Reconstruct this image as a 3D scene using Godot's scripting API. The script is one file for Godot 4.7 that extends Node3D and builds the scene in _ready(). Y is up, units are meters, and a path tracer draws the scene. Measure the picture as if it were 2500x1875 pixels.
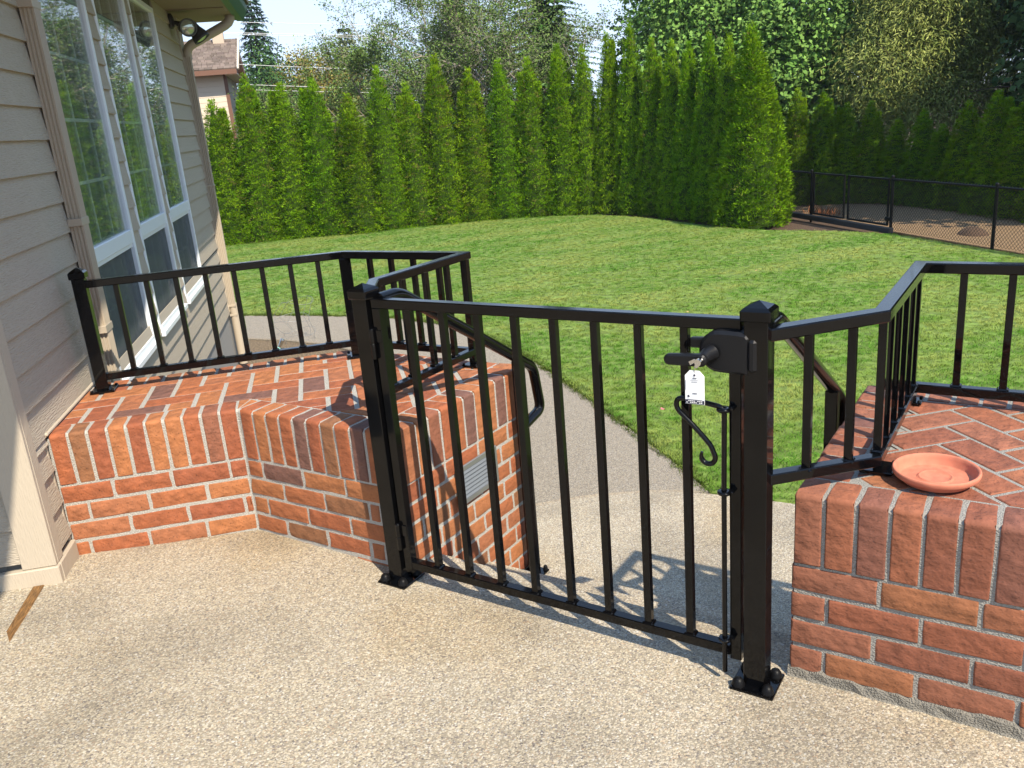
extends Node3D

# ---------------------------------------------------------------- mesh builder
class MB:
	var v := PackedVector3Array()
	var n := PackedVector3Array()
	var c := PackedColorArray()
	var col := Color(1, 1, 1)
	func t3(a: Vector3, b: Vector3, d: Vector3, na: Vector3, nb: Vector3, nd: Vector3) -> void:
		# corners counter-clockwise seen from outside; Godot wants clockwise
		v.push_back(a); v.push_back(d); v.push_back(b)
		n.push_back(na); n.push_back(nd); n.push_back(nb)
		c.push_back(col); c.push_back(col); c.push_back(col)
	func tri(a: Vector3, b: Vector3, d: Vector3) -> void:
		var m := (b - a).cross(d - a).normalized()
		t3(a, b, d, m, m, m)
	func quad(a: Vector3, b: Vector3, d: Vector3, e: Vector3) -> void:
		tri(a, b, d)
		tri(a, d, e)
	func tri_out(a: Vector3, b: Vector3, d: Vector3, center: Vector3) -> void:
		if (b - a).cross(d - a).dot((a + b + d) / 3.0 - center) < 0.0:
			tri(a, d, b)
		else:
			tri(a, b, d)
	func quad_out(a: Vector3, b: Vector3, d: Vector3, e: Vector3, center: Vector3) -> void:
		tri_out(a, b, d, center)
		tri_out(a, d, e, center)
	func box(cen: Vector3, size: Vector3, bs: Basis = Basis(), bev: float = 0.0) -> void:
		var h := size * 0.5
		if bev <= 0.0:
			var p: Array[Vector3] = []
			for i in 8:
				p.push_back(cen + bs * Vector3(h.x if i & 1 else -h.x, h.y if i & 2 else -h.y, h.z if i & 4 else -h.z))
			for f in [[0, 1, 3, 2], [4, 5, 7, 6], [0, 1, 5, 4], [2, 3, 7, 6], [0, 2, 6, 4], [1, 3, 7, 5]]:
				quad_out(p[f[0]], p[f[1]], p[f[2]], p[f[3]], cen)
			return
		var q := {}
		for sx in [-1, 1]:
			for sy in [-1, 1]:
				for sz in [-1, 1]:
					var s := Vector3(sx, sy, sz)
					q[[sx, sy, sz, 0]] = cen + bs * (s * Vector3(h.x, h.y - bev, h.z - bev))
					q[[sx, sy, sz, 1]] = cen + bs * (s * Vector3(h.x - bev, h.y, h.z - bev))
					q[[sx, sy, sz, 2]] = cen + bs * (s * Vector3(h.x - bev, h.y - bev, h.z))
					tri_out(q[[sx, sy, sz, 0]], q[[sx, sy, sz, 1]], q[[sx, sy, sz, 2]], cen)
		for s in [-1, 1]:
			quad_out(q[[s, -1, -1, 0]], q[[s, 1, -1, 0]], q[[s, 1, 1, 0]], q[[s, -1, 1, 0]], cen)
			quad_out(q[[-1, s, -1, 1]], q[[1, s, -1, 1]], q[[1, s, 1, 1]], q[[-1, s, 1, 1]], cen)
			quad_out(q[[-1, -1, s, 2]], q[[1, -1, s, 2]], q[[1, 1, s, 2]], q[[-1, 1, s, 2]], cen)
			for r in [-1, 1]:
				quad_out(q[[s, r, -1, 0]], q[[s, r, 1, 0]], q[[s, r, 1, 1]], q[[s, r, -1, 1]], cen)
				quad_out(q[[s, -1, r, 0]], q[[s, 1, r, 0]], q[[s, 1, r, 2]], q[[s, -1, r, 2]], cen)
				quad_out(q[[-1, s, r, 1]], q[[1, s, r, 1]], q[[1, s, r, 2]], q[[-1, s, r, 2]], cen)
	func bar(a: Vector3, b: Vector3, w: float, h: float, bev: float = 0.0, up: Vector3 = Vector3.UP) -> void:
		var f := (b - a).normalized()
		var u := up
		if absf(f.dot(u)) > 0.99:
			u = Vector3(0.7071, 0, -0.7071)
		var x := u.cross(f).normalized()
		box((a + b) * 0.5, Vector3(w, h, a.distance_to(b)), Basis(x, f.cross(x), f), bev)
	# a profile (sideways, up) swept along a path with mitred corners, flat shaded
	func sweep(prof: PackedVector2Array, path: PackedVector3Array, smooth: bool = false) -> void:
		var rings: Array = []
		var m := prof.size()
		for i in path.size():
			var d0: Vector3 = (path[i] - path[i - 1]).normalized() if i > 0 else (path[1] - path[0]).normalized()
			var d1: Vector3 = (path[i + 1] - path[i]).normalized() if i < path.size() - 1 else d0
			var l0 := Vector3.UP.cross(d0).normalized()
			var l1 := Vector3.UP.cross(d1).normalized()
			var l := (l0 + l1).normalized()
			var k := 1.0 / maxf(0.4, l.dot(l0))
			var ring := PackedVector3Array()
			var t := (d0 + d1).normalized()
			var u := t.cross(l).normalized()
			if u.y < 0.0: u = -u
			for p in prof:
				ring.push_back(path[i] + l * (p.x * k) + u * p.y)
			rings.push_back(ring)
		for i in path.size() - 1:
			var cen := (path[i] + path[i + 1]) * 0.5
			for j in m:
				var jn := (j + 1) % m
				if smooth:
					var na: Vector3 = (rings[i][j] - path[i]).normalized()
					var nb: Vector3 = (rings[i][jn] - path[i]).normalized()
					var nc: Vector3 = (rings[i + 1][jn] - path[i + 1]).normalized()
					var nd: Vector3 = (rings[i + 1][j] - path[i + 1]).normalized()
					var fl: bool = (rings[i][jn] - rings[i][j]).cross(rings[i + 1][jn] - rings[i][j]).dot(na) < 0.0
					if fl:
						t3(rings[i][j], rings[i + 1][jn], rings[i][jn], na, nc, nb)
						t3(rings[i][j], rings[i + 1][j], rings[i + 1][jn], na, nd, nc)
					else:
						t3(rings[i][j], rings[i][jn], rings[i + 1][jn], na, nb, nc)
						t3(rings[i][j], rings[i + 1][jn], rings[i + 1][j], na, nc, nd)
				else:
					quad_out(rings[i][j], rings[i][jn], rings[i + 1][jn], rings[i + 1][j], cen)
		for e in [0, path.size() - 1]:
			var away: Vector3 = path[1] if e == 0 else path[path.size() - 2]
			for j in range(1, m - 1):
				tri_out(rings[e][0], rings[e][j], rings[e][j + 1], away)
	# a round tube along any path
	func tube(path: PackedVector3Array, radii: PackedFloat32Array, sides: int = 8, caps: bool = true) -> void:
		var rings: Array = []
		var nor: Array = []
		var side := Vector3.ZERO
		for i in path.size():
			var d: Vector3
			if i == 0: d = path[1] - path[0]
			elif i == path.size() - 1: d = path[i] - path[i - 1]
			else: d = (path[i] - path[i - 1]).normalized() + (path[i + 1] - path[i]).normalized()
			d = d.normalized()
			if side == Vector3.ZERO:
				side = d.cross(Vector3.UP if absf(d.y) < 0.9 else Vector3.RIGHT).normalized()
			else:
				side = (side - d * side.dot(d)).normalized()
			var oth := d.cross(side)
			var r: float = radii[mini(i, radii.size() - 1)]
			var ring := PackedVector3Array()
			var rn := PackedVector3Array()
			for j in sides:
				var a := TAU * j / sides
				var q := side * cos(a) + oth * sin(a)
				rn.push_back(q)
				ring.push_back(path[i] + q * r)
			rings.push_back(ring); nor.push_back(rn)
		for i in path.size() - 1:
			for j in sides:
				var k := (j + 1) % sides
				t3(rings[i][j], rings[i][k], rings[i + 1][k], nor[i][j], nor[i][k], nor[i + 1][k])
				t3(rings[i][j], rings[i + 1][k], rings[i + 1][j], nor[i][j], nor[i + 1][k], nor[i + 1][j])
		if caps:
			for e in [0, path.size() - 1]:
				var away: Vector3 = path[1] if e == 0 else path[path.size() - 2]
				for j in range(1, sides - 1):
					tri_out(rings[e][0], rings[e][j], rings[e][j + 1], away)
	func lathe(prof: PackedVector2Array, segs: int, cen: Vector3 = Vector3.ZERO, smooth: bool = true) -> void:
		# profile (radius, height), outside on the right when walking up
		var nn := PackedVector2Array()
		for i in prof.size():
			var a: Vector2 = prof[maxi(i - 1, 0)]
			var b: Vector2 = prof[mini(i + 1, prof.size() - 1)]
			var d := (b - a).normalized()
			nn.push_back(Vector2(d.y, -d.x))
		for j in segs:
			var a0 := TAU * j / segs
			var a1 := TAU * (j + 1) / segs
			var e0 := Vector3(cos(a0), 0, sin(a0))
			var e1 := Vector3(cos(a1), 0, sin(a1))
			for i in prof.size() - 1:
				var p: Vector2 = prof[i]
				var q: Vector2 = prof[i + 1]
				var A := cen + e0 * p.x + Vector3.UP * p.y
				var B := cen + e1 * p.x + Vector3.UP * p.y
				var Cc := cen + e1 * q.x + Vector3.UP * q.y
				var D := cen + e0 * q.x + Vector3.UP * q.y
				if smooth:
					var nA := e0 * nn[i].x + Vector3.UP * nn[i].y
					var nB := e1 * nn[i].x + Vector3.UP * nn[i].y
					var nC := e1 * nn[i + 1].x + Vector3.UP * nn[i + 1].y
					var nD := e0 * nn[i + 1].x + Vector3.UP * nn[i + 1].y
					if p.x > 1e-5: t3(A, Cc, B, nA, nC, nB)
					if q.x > 1e-5: t3(A, D, Cc, nA, nD, nC)
				else:
					if p.x > 1e-5: tri(A, Cc, B)
					if q.x > 1e-5: tri(A, D, Cc)
	# upright prism over a polygon in the xz plane, upper rim bevelled
	func prism(poly: PackedVector2Array, y0: float, y1: float, bev: float = 0.0, bottom: bool = false) -> void:
		var p := poly
		if Geometry2D.is_polygon_clockwise(p):
			p = p.duplicate(); p.reverse()
		var m := p.size()
		var ins := PackedVector2Array()
		for i in m:
			var a: Vector2 = p[(i + m - 1) % m]
			var b: Vector2 = p[i]
			var d: Vector2 = p[(i + 1) % m]
			var e0 := (b - a).normalized()
			var e1 := (d - b).normalized()
			var n0 := Vector2(-e0.y, e0.x)
			var n1 := Vector2(-e1.y, e1.x)
			var nn := (n0 + n1)
			nn = nn.normalized() if nn.length() > 1e-4 else n0
			ins.push_back(b + nn * (bev / maxf(0.5, nn.dot(n0))))
		var idx := Geometry2D.triangulate_polygon(ins if bev > 0.0 else p)
		for k in range(0, idx.size(), 3):
			var A: Vector2 = ins[idx[k]]
			var B: Vector2 = ins[idx[k + 1]]
			var D: Vector2 = ins[idx[k + 2]]
			up_tri(Vector3(A.x, y1, A.y), Vector3(B.x, y1, B.y), Vector3(D.x, y1, D.y), 1.0)
			if bottom:
				up_tri(Vector3(A.x, y0, A.y), Vector3(B.x, y0, B.y), Vector3(D.x, y0, D.y), -1.0)
		for i in m:
			var j := (i + 1) % m
			var a2: Vector2 = p[i]
			var b2: Vector2 = p[j]
			var yb := y1 - bev
			# polygon order counter-clockwise in (x, z): outward side is (dz, -dx)
			var o := Vector3(b2.y - a2.y, 0, -(b2.x - a2.x)).normalized()
			side_quad(Vector3(a2.x, y0, a2.y), Vector3(b2.x, y0, b2.y), Vector3(b2.x, yb, b2.y), Vector3(a2.x, yb, a2.y), o)
			if bev > 0.0:
				side_quad(Vector3(a2.x, yb, a2.y), Vector3(b2.x, yb, b2.y), Vector3(ins[j].x, y1, ins[j].y), Vector3(ins[i].x, y1, ins[i].y), (o + Vector3.UP).normalized())
	func up_tri(a: Vector3, b: Vector3, d: Vector3, s: float) -> void:
		if (b - a).cross(d - a).y * s < 0.0: tri(a, d, b)
		else: tri(a, b, d)
	func side_quad(a: Vector3, b: Vector3, d: Vector3, e: Vector3, o: Vector3) -> void:
		if (b - a).cross(d - a).dot(o) < 0.0: quad(a, e, d, b)
		else: quad(a, b, d, e)
	func leaf(p: Vector3, dir: Vector3, side: Vector3, L: float, Wd: float, nm: Vector3, bend: float = 0.0) -> void:
		var mid := p + dir * (L * 0.45)
		var tip := p + dir * L - nm * (bend * L)
		var a := mid + side * (Wd * 0.5)
		var b := mid - side * (Wd * 0.5)
		if (a - p).cross(tip - p).dot(nm) < 0.0:
			t3(p, tip, a, nm, nm, nm)
			t3(p, b, tip, nm, nm, nm)
		else:
			t3(p, a, tip, nm, nm, nm)
			t3(p, tip, b, nm, nm, nm)
	func mesh() -> ArrayMesh:
		var arr := []
		arr.resize(Mesh.ARRAY_MAX)
		arr[Mesh.ARRAY_VERTEX] = v
		arr[Mesh.ARRAY_NORMAL] = n
		arr[Mesh.ARRAY_COLOR] = c
		var m := ArrayMesh.new()
		if v.size() > 0:
			m.add_surface_from_arrays(Mesh.PRIMITIVE_TRIANGLES, arr)
		return m

# ---------------------------------------------------------------- shared frames
const Q := 0.70710678
const C1 := Vector3(0.5013, 0, 0.5013)         # outer corner of the left brick platform, next to the gate
const G := Vector3(Q, 0, Q)                    # along the gate, left to right
const N := Vector3(Q, 0, -Q)                   # through the gate, away from the patio
const HT := 0.47                               # top of the brick platforms
const LOW := -0.60                             # landing, path and lawn beyond the steps
const GROW := 1.139                            # full-grown size of the background trees

var M := {}
var counts := {}
var rng := RandomNumberGenerator.new()

func st(s: float, t: float, y: float = 0.0) -> Vector3:
	return C1 + G * s + N * t + Vector3.UP * y
func st2(s: float, t: float) -> Vector2:
	var p := st(s, t)
	return Vector2(p.x, p.z)
func patio_y(x: float, z: float) -> float:
	return -0.0361 * x + 0.0152 * z

# ---------------------------------------------------------------- naming
func numbered(parent: Node, called: String) -> String:
	var key := str(parent.get_instance_id()) + called
	var k: int = counts.get(key, 0)
	counts[key] = k + 1
	return called if k == 0 else "%s_%03d" % [called, k]
func thing(called: String, label: String, category: String, at: Vector3 = Vector3.ZERO, turn: float = 0.0, group: String = "") -> Node3D:
	var o := Node3D.new()
	o.name = numbered(self, called)
	add_child(o)
	o.position = at
	o.rotation.y = turn
	tag(o, label, category, group)
	return o
func tag(o: Node, label: String, category: String, group: String = "") -> void:
	o.set_meta("label", label)
	o.set_meta("category", category)
	if group != "": o.set_meta("group", group)
func put(called: String, mesh: Mesh, mat: Material, parent: Node = null, xf: Transform3D = Transform3D()) -> MeshInstance3D:
	var o := MeshInstance3D.new()
	var par: Node = self if parent == null else parent
	o.name = numbered(par, called)
	o.mesh = mesh
	o.material_override = mat
	par.add_child(o)
	o.transform = xf
	return o
func struct(called: String, mesh: Mesh, mat: Material) -> MeshInstance3D:
	var o := put(called, mesh, mat)
	o.set_meta("kind", "structure")
	return o
func scatter(called: String, mesh: Mesh, mat: Material, xfs: Array, cols: Array, parent: Node = null) -> MultiMeshInstance3D:
	var mm := MultiMesh.new()
	mm.transform_format = MultiMesh.TRANSFORM_3D
	mm.use_colors = true
	mm.mesh = mesh
	mm.instance_count = xfs.size()
	for i in xfs.size():
		mm.set_instance_transform(i, xfs[i])
		mm.set_instance_color(i, cols[i])
	var o := MultiMeshInstance3D.new()
	var par: Node = self if parent == null else parent
	o.name = numbered(par, called)
	o.multimesh = mm
	o.material_override = mat
	par.add_child(o)
	o.set_meta("kind", "stuff")
	return o

# ---------------------------------------------------------------- materials
func lin(r: float, g: float, b: float) -> Color:
	return Color(r, g, b).linear_to_srgb()
func mat(col: Color, rough: float = 0.8, metal: float = 0.0) -> StandardMaterial3D:
	var m := StandardMaterial3D.new()
	m.albedo_color = col
	m.roughness = rough
	m.metallic = metal
	return m
func noise_tex(size: int, kind: int, freq: float, octaves: int, seed_: int, lo: float = 0.0, hi: float = 1.0) -> ImageTexture:
	var f := FastNoiseLite.new()
	f.noise_type = kind
	f.frequency = freq
	f.fractal_octaves = octaves
	f.seed = seed_
	var im := f.get_seamless_image(size, size)
	im.convert(Image.FORMAT_L8)
	if lo != 0.0 or hi != 1.0:
		var d := im.get_data()
		for i in d.size():
			d[i] = clampi(int(255.0 * (lo + (hi - lo) * d[i] / 255.0)), 0, 255)
		im = Image.create_from_data(size, size, false, Image.FORMAT_L8, d)
	im.generate_mipmaps()
	return ImageTexture.create_from_image(im)
func world_tri(m: StandardMaterial3D, scale: Vector3) -> StandardMaterial3D:
	m.uv1_triplanar = true
	m.uv1_world_triplanar = true
	m.uv1_scale = scale
	return m
func relief(m: StandardMaterial3D, tex: Texture2D, cm: float) -> void:
	m.heightmap_enabled = true
	m.heightmap_texture = tex
	m.heightmap_scale = cm

# exposed aggregate: thousands of small pebbles in cement, colour and height
func aggregate(size: int, tile: float, seed_: int, cool: float) -> Array:
	var r := RandomNumberGenerator.new()
	r.seed = seed_
	var col := PackedByteArray(); col.resize(size * size * 3)
	var hgt := PackedByteArray(); hgt.resize(size * size)
	for i in size * size:
		var k := r.randf_range(0.9, 1.1)
		col[i * 3] = int(172 * k); col[i * 3 + 1] = int((157 + 4 * cool) * k); col[i * 3 + 2] = int((130 + 14 * cool) * k)
		hgt[i] = 40
	var pal := [[226, 209, 176], [212, 192, 156], [236, 223, 196], [200, 184, 156], [214, 196, 164], [186, 169, 140], [222, 200, 158], [164, 150, 130], [140, 128, 116], [112, 104, 98], [190, 158, 124], [240, 233, 216]]
	for e in pal:
		for q in 3: e[q] = int(lerpf(e[q], [206, 188, 157][q], 0.28))
	var cnt := int(pow(tile / 0.0049, 2.0) * 1.5)
	var px := size / tile
	for k in cnt:
		var rad := r.randf_range(0.0015, 0.0042) * px
		var cx := r.randf() * size
		var cy := r.randf() * size
		var asp := r.randf_range(0.6, 1.0)
		var ang := r.randf() * PI
		var ca := cos(ang)
		var sa := sin(ang)
		var pc: Array = pal[mini(int(pow(r.randf(), 1.7) * pal.size()), pal.size() - 1)]
		var br := r.randf_range(0.90, 1.06)
		var R := int(ceil(rad))
		var hh := r.randf_range(120.0, 250.0)
		for dy in range(-R, R + 1):
			for dx in range(-R, R + 1):
				var u := (dx * ca + dy * sa) / rad
				var w := (-dx * sa + dy * ca) / (rad * asp)
				var q := u * u + w * w
				if q < 1.0:
					var i := ((int(cy) + dy + size) % size) * size + (int(cx) + dx + size) % size
					var h := int(hh * sqrt(1.0 - q))
					if h > hgt[i]:
						hgt[i] = h
						col[i * 3] = mini(255, int(pc[0] * br)); col[i * 3 + 1] = mini(255, int((pc[1] + 3 * cool) * br)); col[i * 3 + 2] = mini(255, int((pc[2] + 14 * cool) * br))
	var a := Image.create_from_data(size, size, false, Image.FORMAT_RGB8, col)
	var b := Image.create_from_data(size, size, false, Image.FORMAT_L8, hgt)
	a.generate_mipmaps(); b.generate_mipmaps()
	return [ImageTexture.create_from_image(a), ImageTexture.create_from_image(b)]

# weathering of the slab: grey damp patches and yellow-brown stains
func stains() -> ImageTexture:
	var f := FastNoiseLite.new()
	f.frequency = 0.008; f.fractal_octaves = 5; f.seed = 77
	var a := f.get_seamless_image(512, 512)
	f.seed = 78; f.frequency = 0.005
	var b := f.get_seamless_image(512, 512)
	a.convert(Image.FORMAT_L8); b.convert(Image.FORMAT_L8)
	var da := a.get_data()
	var db := b.get_data()
	var out := PackedByteArray()
	out.resize(512 * 512 * 3)
	for i in 512 * 512:
		var g := 1.0 - 0.11 * smoothstep(0.35, 0.85, da[i] / 255.0)
		var y := smoothstep(0.55, 0.9, db[i] / 255.0)
		out[i * 3] = int(255 * g * (1.0 - 0.02 * y)); out[i * 3 + 1] = int(255 * g * (1.0 - 0.045 * y)); out[i * 3 + 2] = int(255 * g * (1.0 - 0.09 * y))
	var im := Image.create_from_data(512, 512, false, Image.FORMAT_RGB8, out)
	im.generate_mipmaps()
	return ImageTexture.create_from_image(im)
# fired clay: mottled tone with dark pits
func clay() -> ImageTexture:
	var f := FastNoiseLite.new()
	f.frequency = 0.012; f.fractal_octaves = 4; f.seed = 33
	var a := f.get_seamless_image(512, 512)
	f.seed = 34; f.frequency = 0.07; f.fractal_octaves = 2
	var b := f.get_seamless_image(512, 512)
	a.convert(Image.FORMAT_L8); b.convert(Image.FORMAT_L8)
	var da := a.get_data()
	var db := b.get_data()
	for i in 512 * 512:
		var g := 0.80 + 0.20 * da[i] / 255.0
		g *= 1.0 - 0.38 * smoothstep(0.74, 0.86, db[i] / 255.0)
		da[i] = int(255 * g)
	var im := Image.create_from_data(512, 512, false, Image.FORMAT_L8, da)
	im.generate_mipmaps()
	return ImageTexture.create_from_image(im)
func make_materials() -> void:
	# black powder-coated steel
	var bm := mat(lin(0.002, 0.002, 0.0024), 0.2)
	bm.metallic_specular = 0.16
	bm.clearcoat_enabled = true
	bm.clearcoat = 0.5
	bm.clearcoat_roughness = 0.06
	relief(bm, noise_tex(256, FastNoiseLite.TYPE_SIMPLEX, 0.03, 3, 5), 0.02)
	world_tri(bm, Vector3(9, 9, 9))
	M.black = bm
	M.black_dull = mat(lin(0.006, 0.006, 0.0065), 0.42)
	M.black_dull.metallic_specular = 0.25
	M.lock = mat(lin(0.008, 0.008, 0.009), 0.38)
	M.lock.metallic_specular = 0.35
	M.chrome = mat(Color(0.8, 0.8, 0.8), 0.18, 1.0)
	M.galv = mat(Color(0.62, 0.62, 0.61), 0.42, 0.75)
	# bricks
	var bh := noise_tex(512, FastNoiseLite.TYPE_SIMPLEX, 0.011, 5, 21)
	var bd := clay()
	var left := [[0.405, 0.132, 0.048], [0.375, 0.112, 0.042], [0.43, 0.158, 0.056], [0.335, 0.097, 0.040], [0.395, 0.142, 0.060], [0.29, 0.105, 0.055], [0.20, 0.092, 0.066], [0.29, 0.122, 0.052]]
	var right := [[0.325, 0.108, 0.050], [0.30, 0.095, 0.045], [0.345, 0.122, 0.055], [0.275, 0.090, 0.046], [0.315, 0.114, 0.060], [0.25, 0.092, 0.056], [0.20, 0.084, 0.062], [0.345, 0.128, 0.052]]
	var bl := []
	var br := []
	for k in 8:
		for set_ in [[left, bl], [right, br]]:
			var e: Array = set_[0][k]
			var m := mat(lin(e[0], e[1], e[2]), 0.82)
			m.albedo_texture = bd
			relief(m, bh, 0.55)
			world_tri(m, Vector3(3.1, 3.1, 3.1))
			set_[1].push_back(m)
	M.brick_l = bl
	M.brick_r = br
	var mh := noise_tex(512, FastNoiseLite.TYPE_SIMPLEX, 0.12, 3, 8)
	var mc := noise_tex(512, FastNoiseLite.TYPE_SIMPLEX, 0.09, 4, 9, 0.74, 1.0)
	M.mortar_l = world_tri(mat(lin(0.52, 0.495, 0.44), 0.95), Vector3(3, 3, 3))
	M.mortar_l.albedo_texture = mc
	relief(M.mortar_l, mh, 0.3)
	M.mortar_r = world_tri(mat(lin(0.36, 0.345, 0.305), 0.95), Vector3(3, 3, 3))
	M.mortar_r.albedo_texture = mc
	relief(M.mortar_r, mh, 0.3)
	M.footing = world_tri(mat(lin(0.25, 0.23, 0.19), 0.95), Vector3(3, 3, 3))
	M.footing.albedo_texture = mc
	relief(M.footing, mh, 0.6)
	# exposed aggregate
	var ag := aggregate(2048, 1.7, 4, 0.0)
	var warm := mat(Color(0.825, 0.838, 0.868), 0.85)
	warm.albedo_texture = ag[0]
	relief(warm, ag[1], 0.16)
	M.patio = world_tri(warm, Vector3.ONE / 1.7)
	var blot := stains()
	warm.detail_enabled = true
	warm.detail_blend_mode = BaseMaterial3D.BLEND_MODE_MUL
	warm.detail_albedo = blot
	warm.detail_uv_layer = BaseMaterial3D.DETAIL_UV_2
	warm.uv2_triplanar = true
	warm.uv2_world_triplanar = true
	warm.uv2_scale = Vector3(0.31, 0.31, 0.31)
	var cool := mat(Color(0.70, 0.705, 0.715), 0.88)
	var ag2 := aggregate(1024, 0.85, 9, 0.5)
	cool.albedo_texture = ag2[0]
	relief(cool, ag2[1], 0.16)
	M.path = world_tri(cool, Vector3.ONE / 0.85)
	# house
	var grain := noise_tex(512, FastNoiseLite.TYPE_SIMPLEX, 0.03, 4, 40)
	var sid := mat(lin(0.40, 0.345, 0.265), 0.75)
	relief(sid, grain, 0.28)
	M.siding = world_tri(sid, Vector3(1.5, 9.0, 1.1))
	M.trim = world_tri(mat(lin(0.44, 0.375, 0.285), 0.7), Vector3(8, 1.2, 8))
	relief(M.trim, grain, 0.1)
	M.spout = mat(lin(0.41, 0.345, 0.26), 0.5)
	M.vinyl = mat(lin(0.74, 0.77, 0.79), 0.35)
	M.muntin = mat(lin(0.42, 0.50, 0.47), 0.5)
	M.soffit = mat(lin(0.24, 0.19, 0.125), 0.85)
	M.green = mat(lin(0.018, 0.085, 0.062), 0.4)
	M.inside = mat(lin(0.12, 0.115, 0.10), 0.9)
	M.curtain = mat(lin(0.5, 0.53, 0.55), 0.9)
	M.screen = mat(Color(0.34, 0.37, 0.38, 0.5), 0.9)
	M.screen.transparency = BaseMaterial3D.TRANSPARENCY_ALPHA
	var gl := StandardMaterial3D.new()
	gl.albedo_color = Color(0.55, 0.63, 0.60, 0.09)
	gl.transparency = BaseMaterial3D.TRANSPARENCY_ALPHA
	gl.roughness = 0.015
	gl.metallic_specular = 1.0
	M.glass = gl
	M.lens = mat(Color(0.75, 0.78, 0.72), 0.08, 0.6)
	M.dark_plastic = mat(lin(0.03, 0.026, 0.024), 0.5)
	# ground
	var gn := noise_tex(512, FastNoiseLite.TYPE_SIMPLEX, 0.02, 5, 61, 0.6, 1.0)
	M.turf = world_tri(mat(lin(0.20, 0.30, 0.048), 0.95), Vector3(0.7, 0.7, 0.7))
	M.turf.albedo_texture = gn
	var sn := noise_tex(512, FastNoiseLite.TYPE_SIMPLEX, 0.05, 5, 71, 0.5, 1.0)
	M.soil = world_tri(mat(lin(0.27, 0.19, 0.105), 0.97), Vector3(1.3, 1.3, 1.3))
	M.soil.albedo_texture = sn
	relief(M.soil, sn, 1.2)
	M.bark = world_tri(mat(lin(0.16, 0.095, 0.055), 0.97), Vector3(1.7, 1.7, 1.7))
	M.bark.albedo_texture = sn
	relief(M.bark, sn, 2.5)
	M.chips = world_tri(mat(lin(0.45, 0.285, 0.14), 0.97), Vector3(1.7, 1.7, 1.7))
	M.chips.albedo_texture = sn
	relief(M.chips, sn, 3.0)
	M.wood = world_tri(mat(lin(0.34, 0.17, 0.05), 0.7), Vector3(40, 4, 2.2))
	M.wood.albedo_texture = noise_tex(256, FastNoiseLite.TYPE_SIMPLEX, 0.03, 3, 88, 0.45, 1.0)
	M.terracotta = world_tri(mat(lin(0.60, 0.20, 0.115), 0.8), Vector3(6, 6, 6))
	M.terracotta.albedo_texture = noise_tex(256, FastNoiseLite.TYPE_SIMPLEX, 0.02, 4, 91, 0.85, 1.0)
	# foliage takes its colour from the leaves' vertex colours
	for e in [["leafy", 0.8, 0.30], ["needle", 0.85, 0.16], ["grass", 0.85, 0.45], ["twig", 0.95, 0.0], ["tint", 0.9, 0.0]]:
		var m := StandardMaterial3D.new()
		m.vertex_color_use_as_albedo = true
		m.roughness = e[1]
		m.metallic_specular = 0.15
		if e[2] > 0.0:
			m.backlight_enabled = true
			m.backlight = Color(e[2], e[2], e[2] * 0.6)
		M[e[0]] = m
	M.hedge = []
	for e in [Color(1, 1, 1), Color(0.95, 0.97, 0.95), Color(1.0, 0.98, 0.95), Color(0.92, 0.97, 0.90)]:
		var h: StandardMaterial3D = M.leafy.duplicate()
		h.albedo_color = e
		M.hedge.push_back(h)

# ---------------------------------------------------------------- small shapes
func arc_path(pts: Array, r: float, seg: int = 6) -> PackedVector3Array:
	var out := PackedVector3Array()
	for i in pts.size():
		var p: Vector3 = pts[i]
		if i == 0 or i == pts.size() - 1:
			out.push_back(p)
			continue
		var a: Vector3 = pts[i - 1]
		var b: Vector3 = pts[i + 1]
		var ra := minf(r, a.distance_to(p) * 0.49)
		var rb := minf(r, b.distance_to(p) * 0.49)
		var s := p + (a - p).normalized() * ra
		var e := p + (b - p).normalized() * rb
		for k in seg + 1:
			var t := float(k) / seg
			out.push_back(s.lerp(p, t).lerp(p.lerp(e, t), t))
	return out
func rect_prof(w: float, h: float, b: float) -> PackedVector2Array:
	var x := w * 0.5
	var y := h * 0.5
	return PackedVector2Array([Vector2(-x + b, -y), Vector2(x - b, -y), Vector2(x, -y + b), Vector2(x, y - b), Vector2(x - b, y), Vector2(-x + b, y), Vector2(-x, y - b), Vector2(-x, -y + b)])
func gate_basis() -> Basis:
	return Basis(G, Vector3.UP, -N)     # local x along the gate, local z towards the patio
func stick(called: String, parent: Node3D, a: Vector3, b: Vector3, w: float, h: float, m: Material, bev: float = 0.0015, bs: Basis = Basis()) -> MeshInstance3D:
	# an upright or level square tube; the node sits at the middle of its own box
	var mb := MB.new()
	var len_ := a.distance_to(b)
	if absf((b - a).normalized().y) > 0.99:
		mb.box(Vector3.ZERO, Vector3(w, len_, h), Basis(), bev)
		return put(called, mb.mesh(), m, parent, Transform3D(bs, (a + b) * 0.5))
	var f := (b - a).normalized()
	var x := Vector3.UP.cross(f).normalized()
	mb.box(Vector3.ZERO, Vector3(w, h, len_), Basis(), bev)
	return put(called, mb.mesh(), m, parent, Transform3D(Basis(x, f.cross(x), f), (a + b) * 0.5))
func weld(parent: Node3D, at: Vector3, bs: Basis) -> void:
	# bead of weld where a bar stands on its rail
	if not M.has("weld_mesh"):
		var mb := MB.new()
		mb.box(Vector3(0, 0.002, 0), Vector3(0.030, 0.0075, 0.030), Basis(), 0.0035)
		M.weld_mesh = mb.mesh()
	put("weld_bead", M.weld_mesh, M.black, parent, Transform3D(bs, at))
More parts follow.
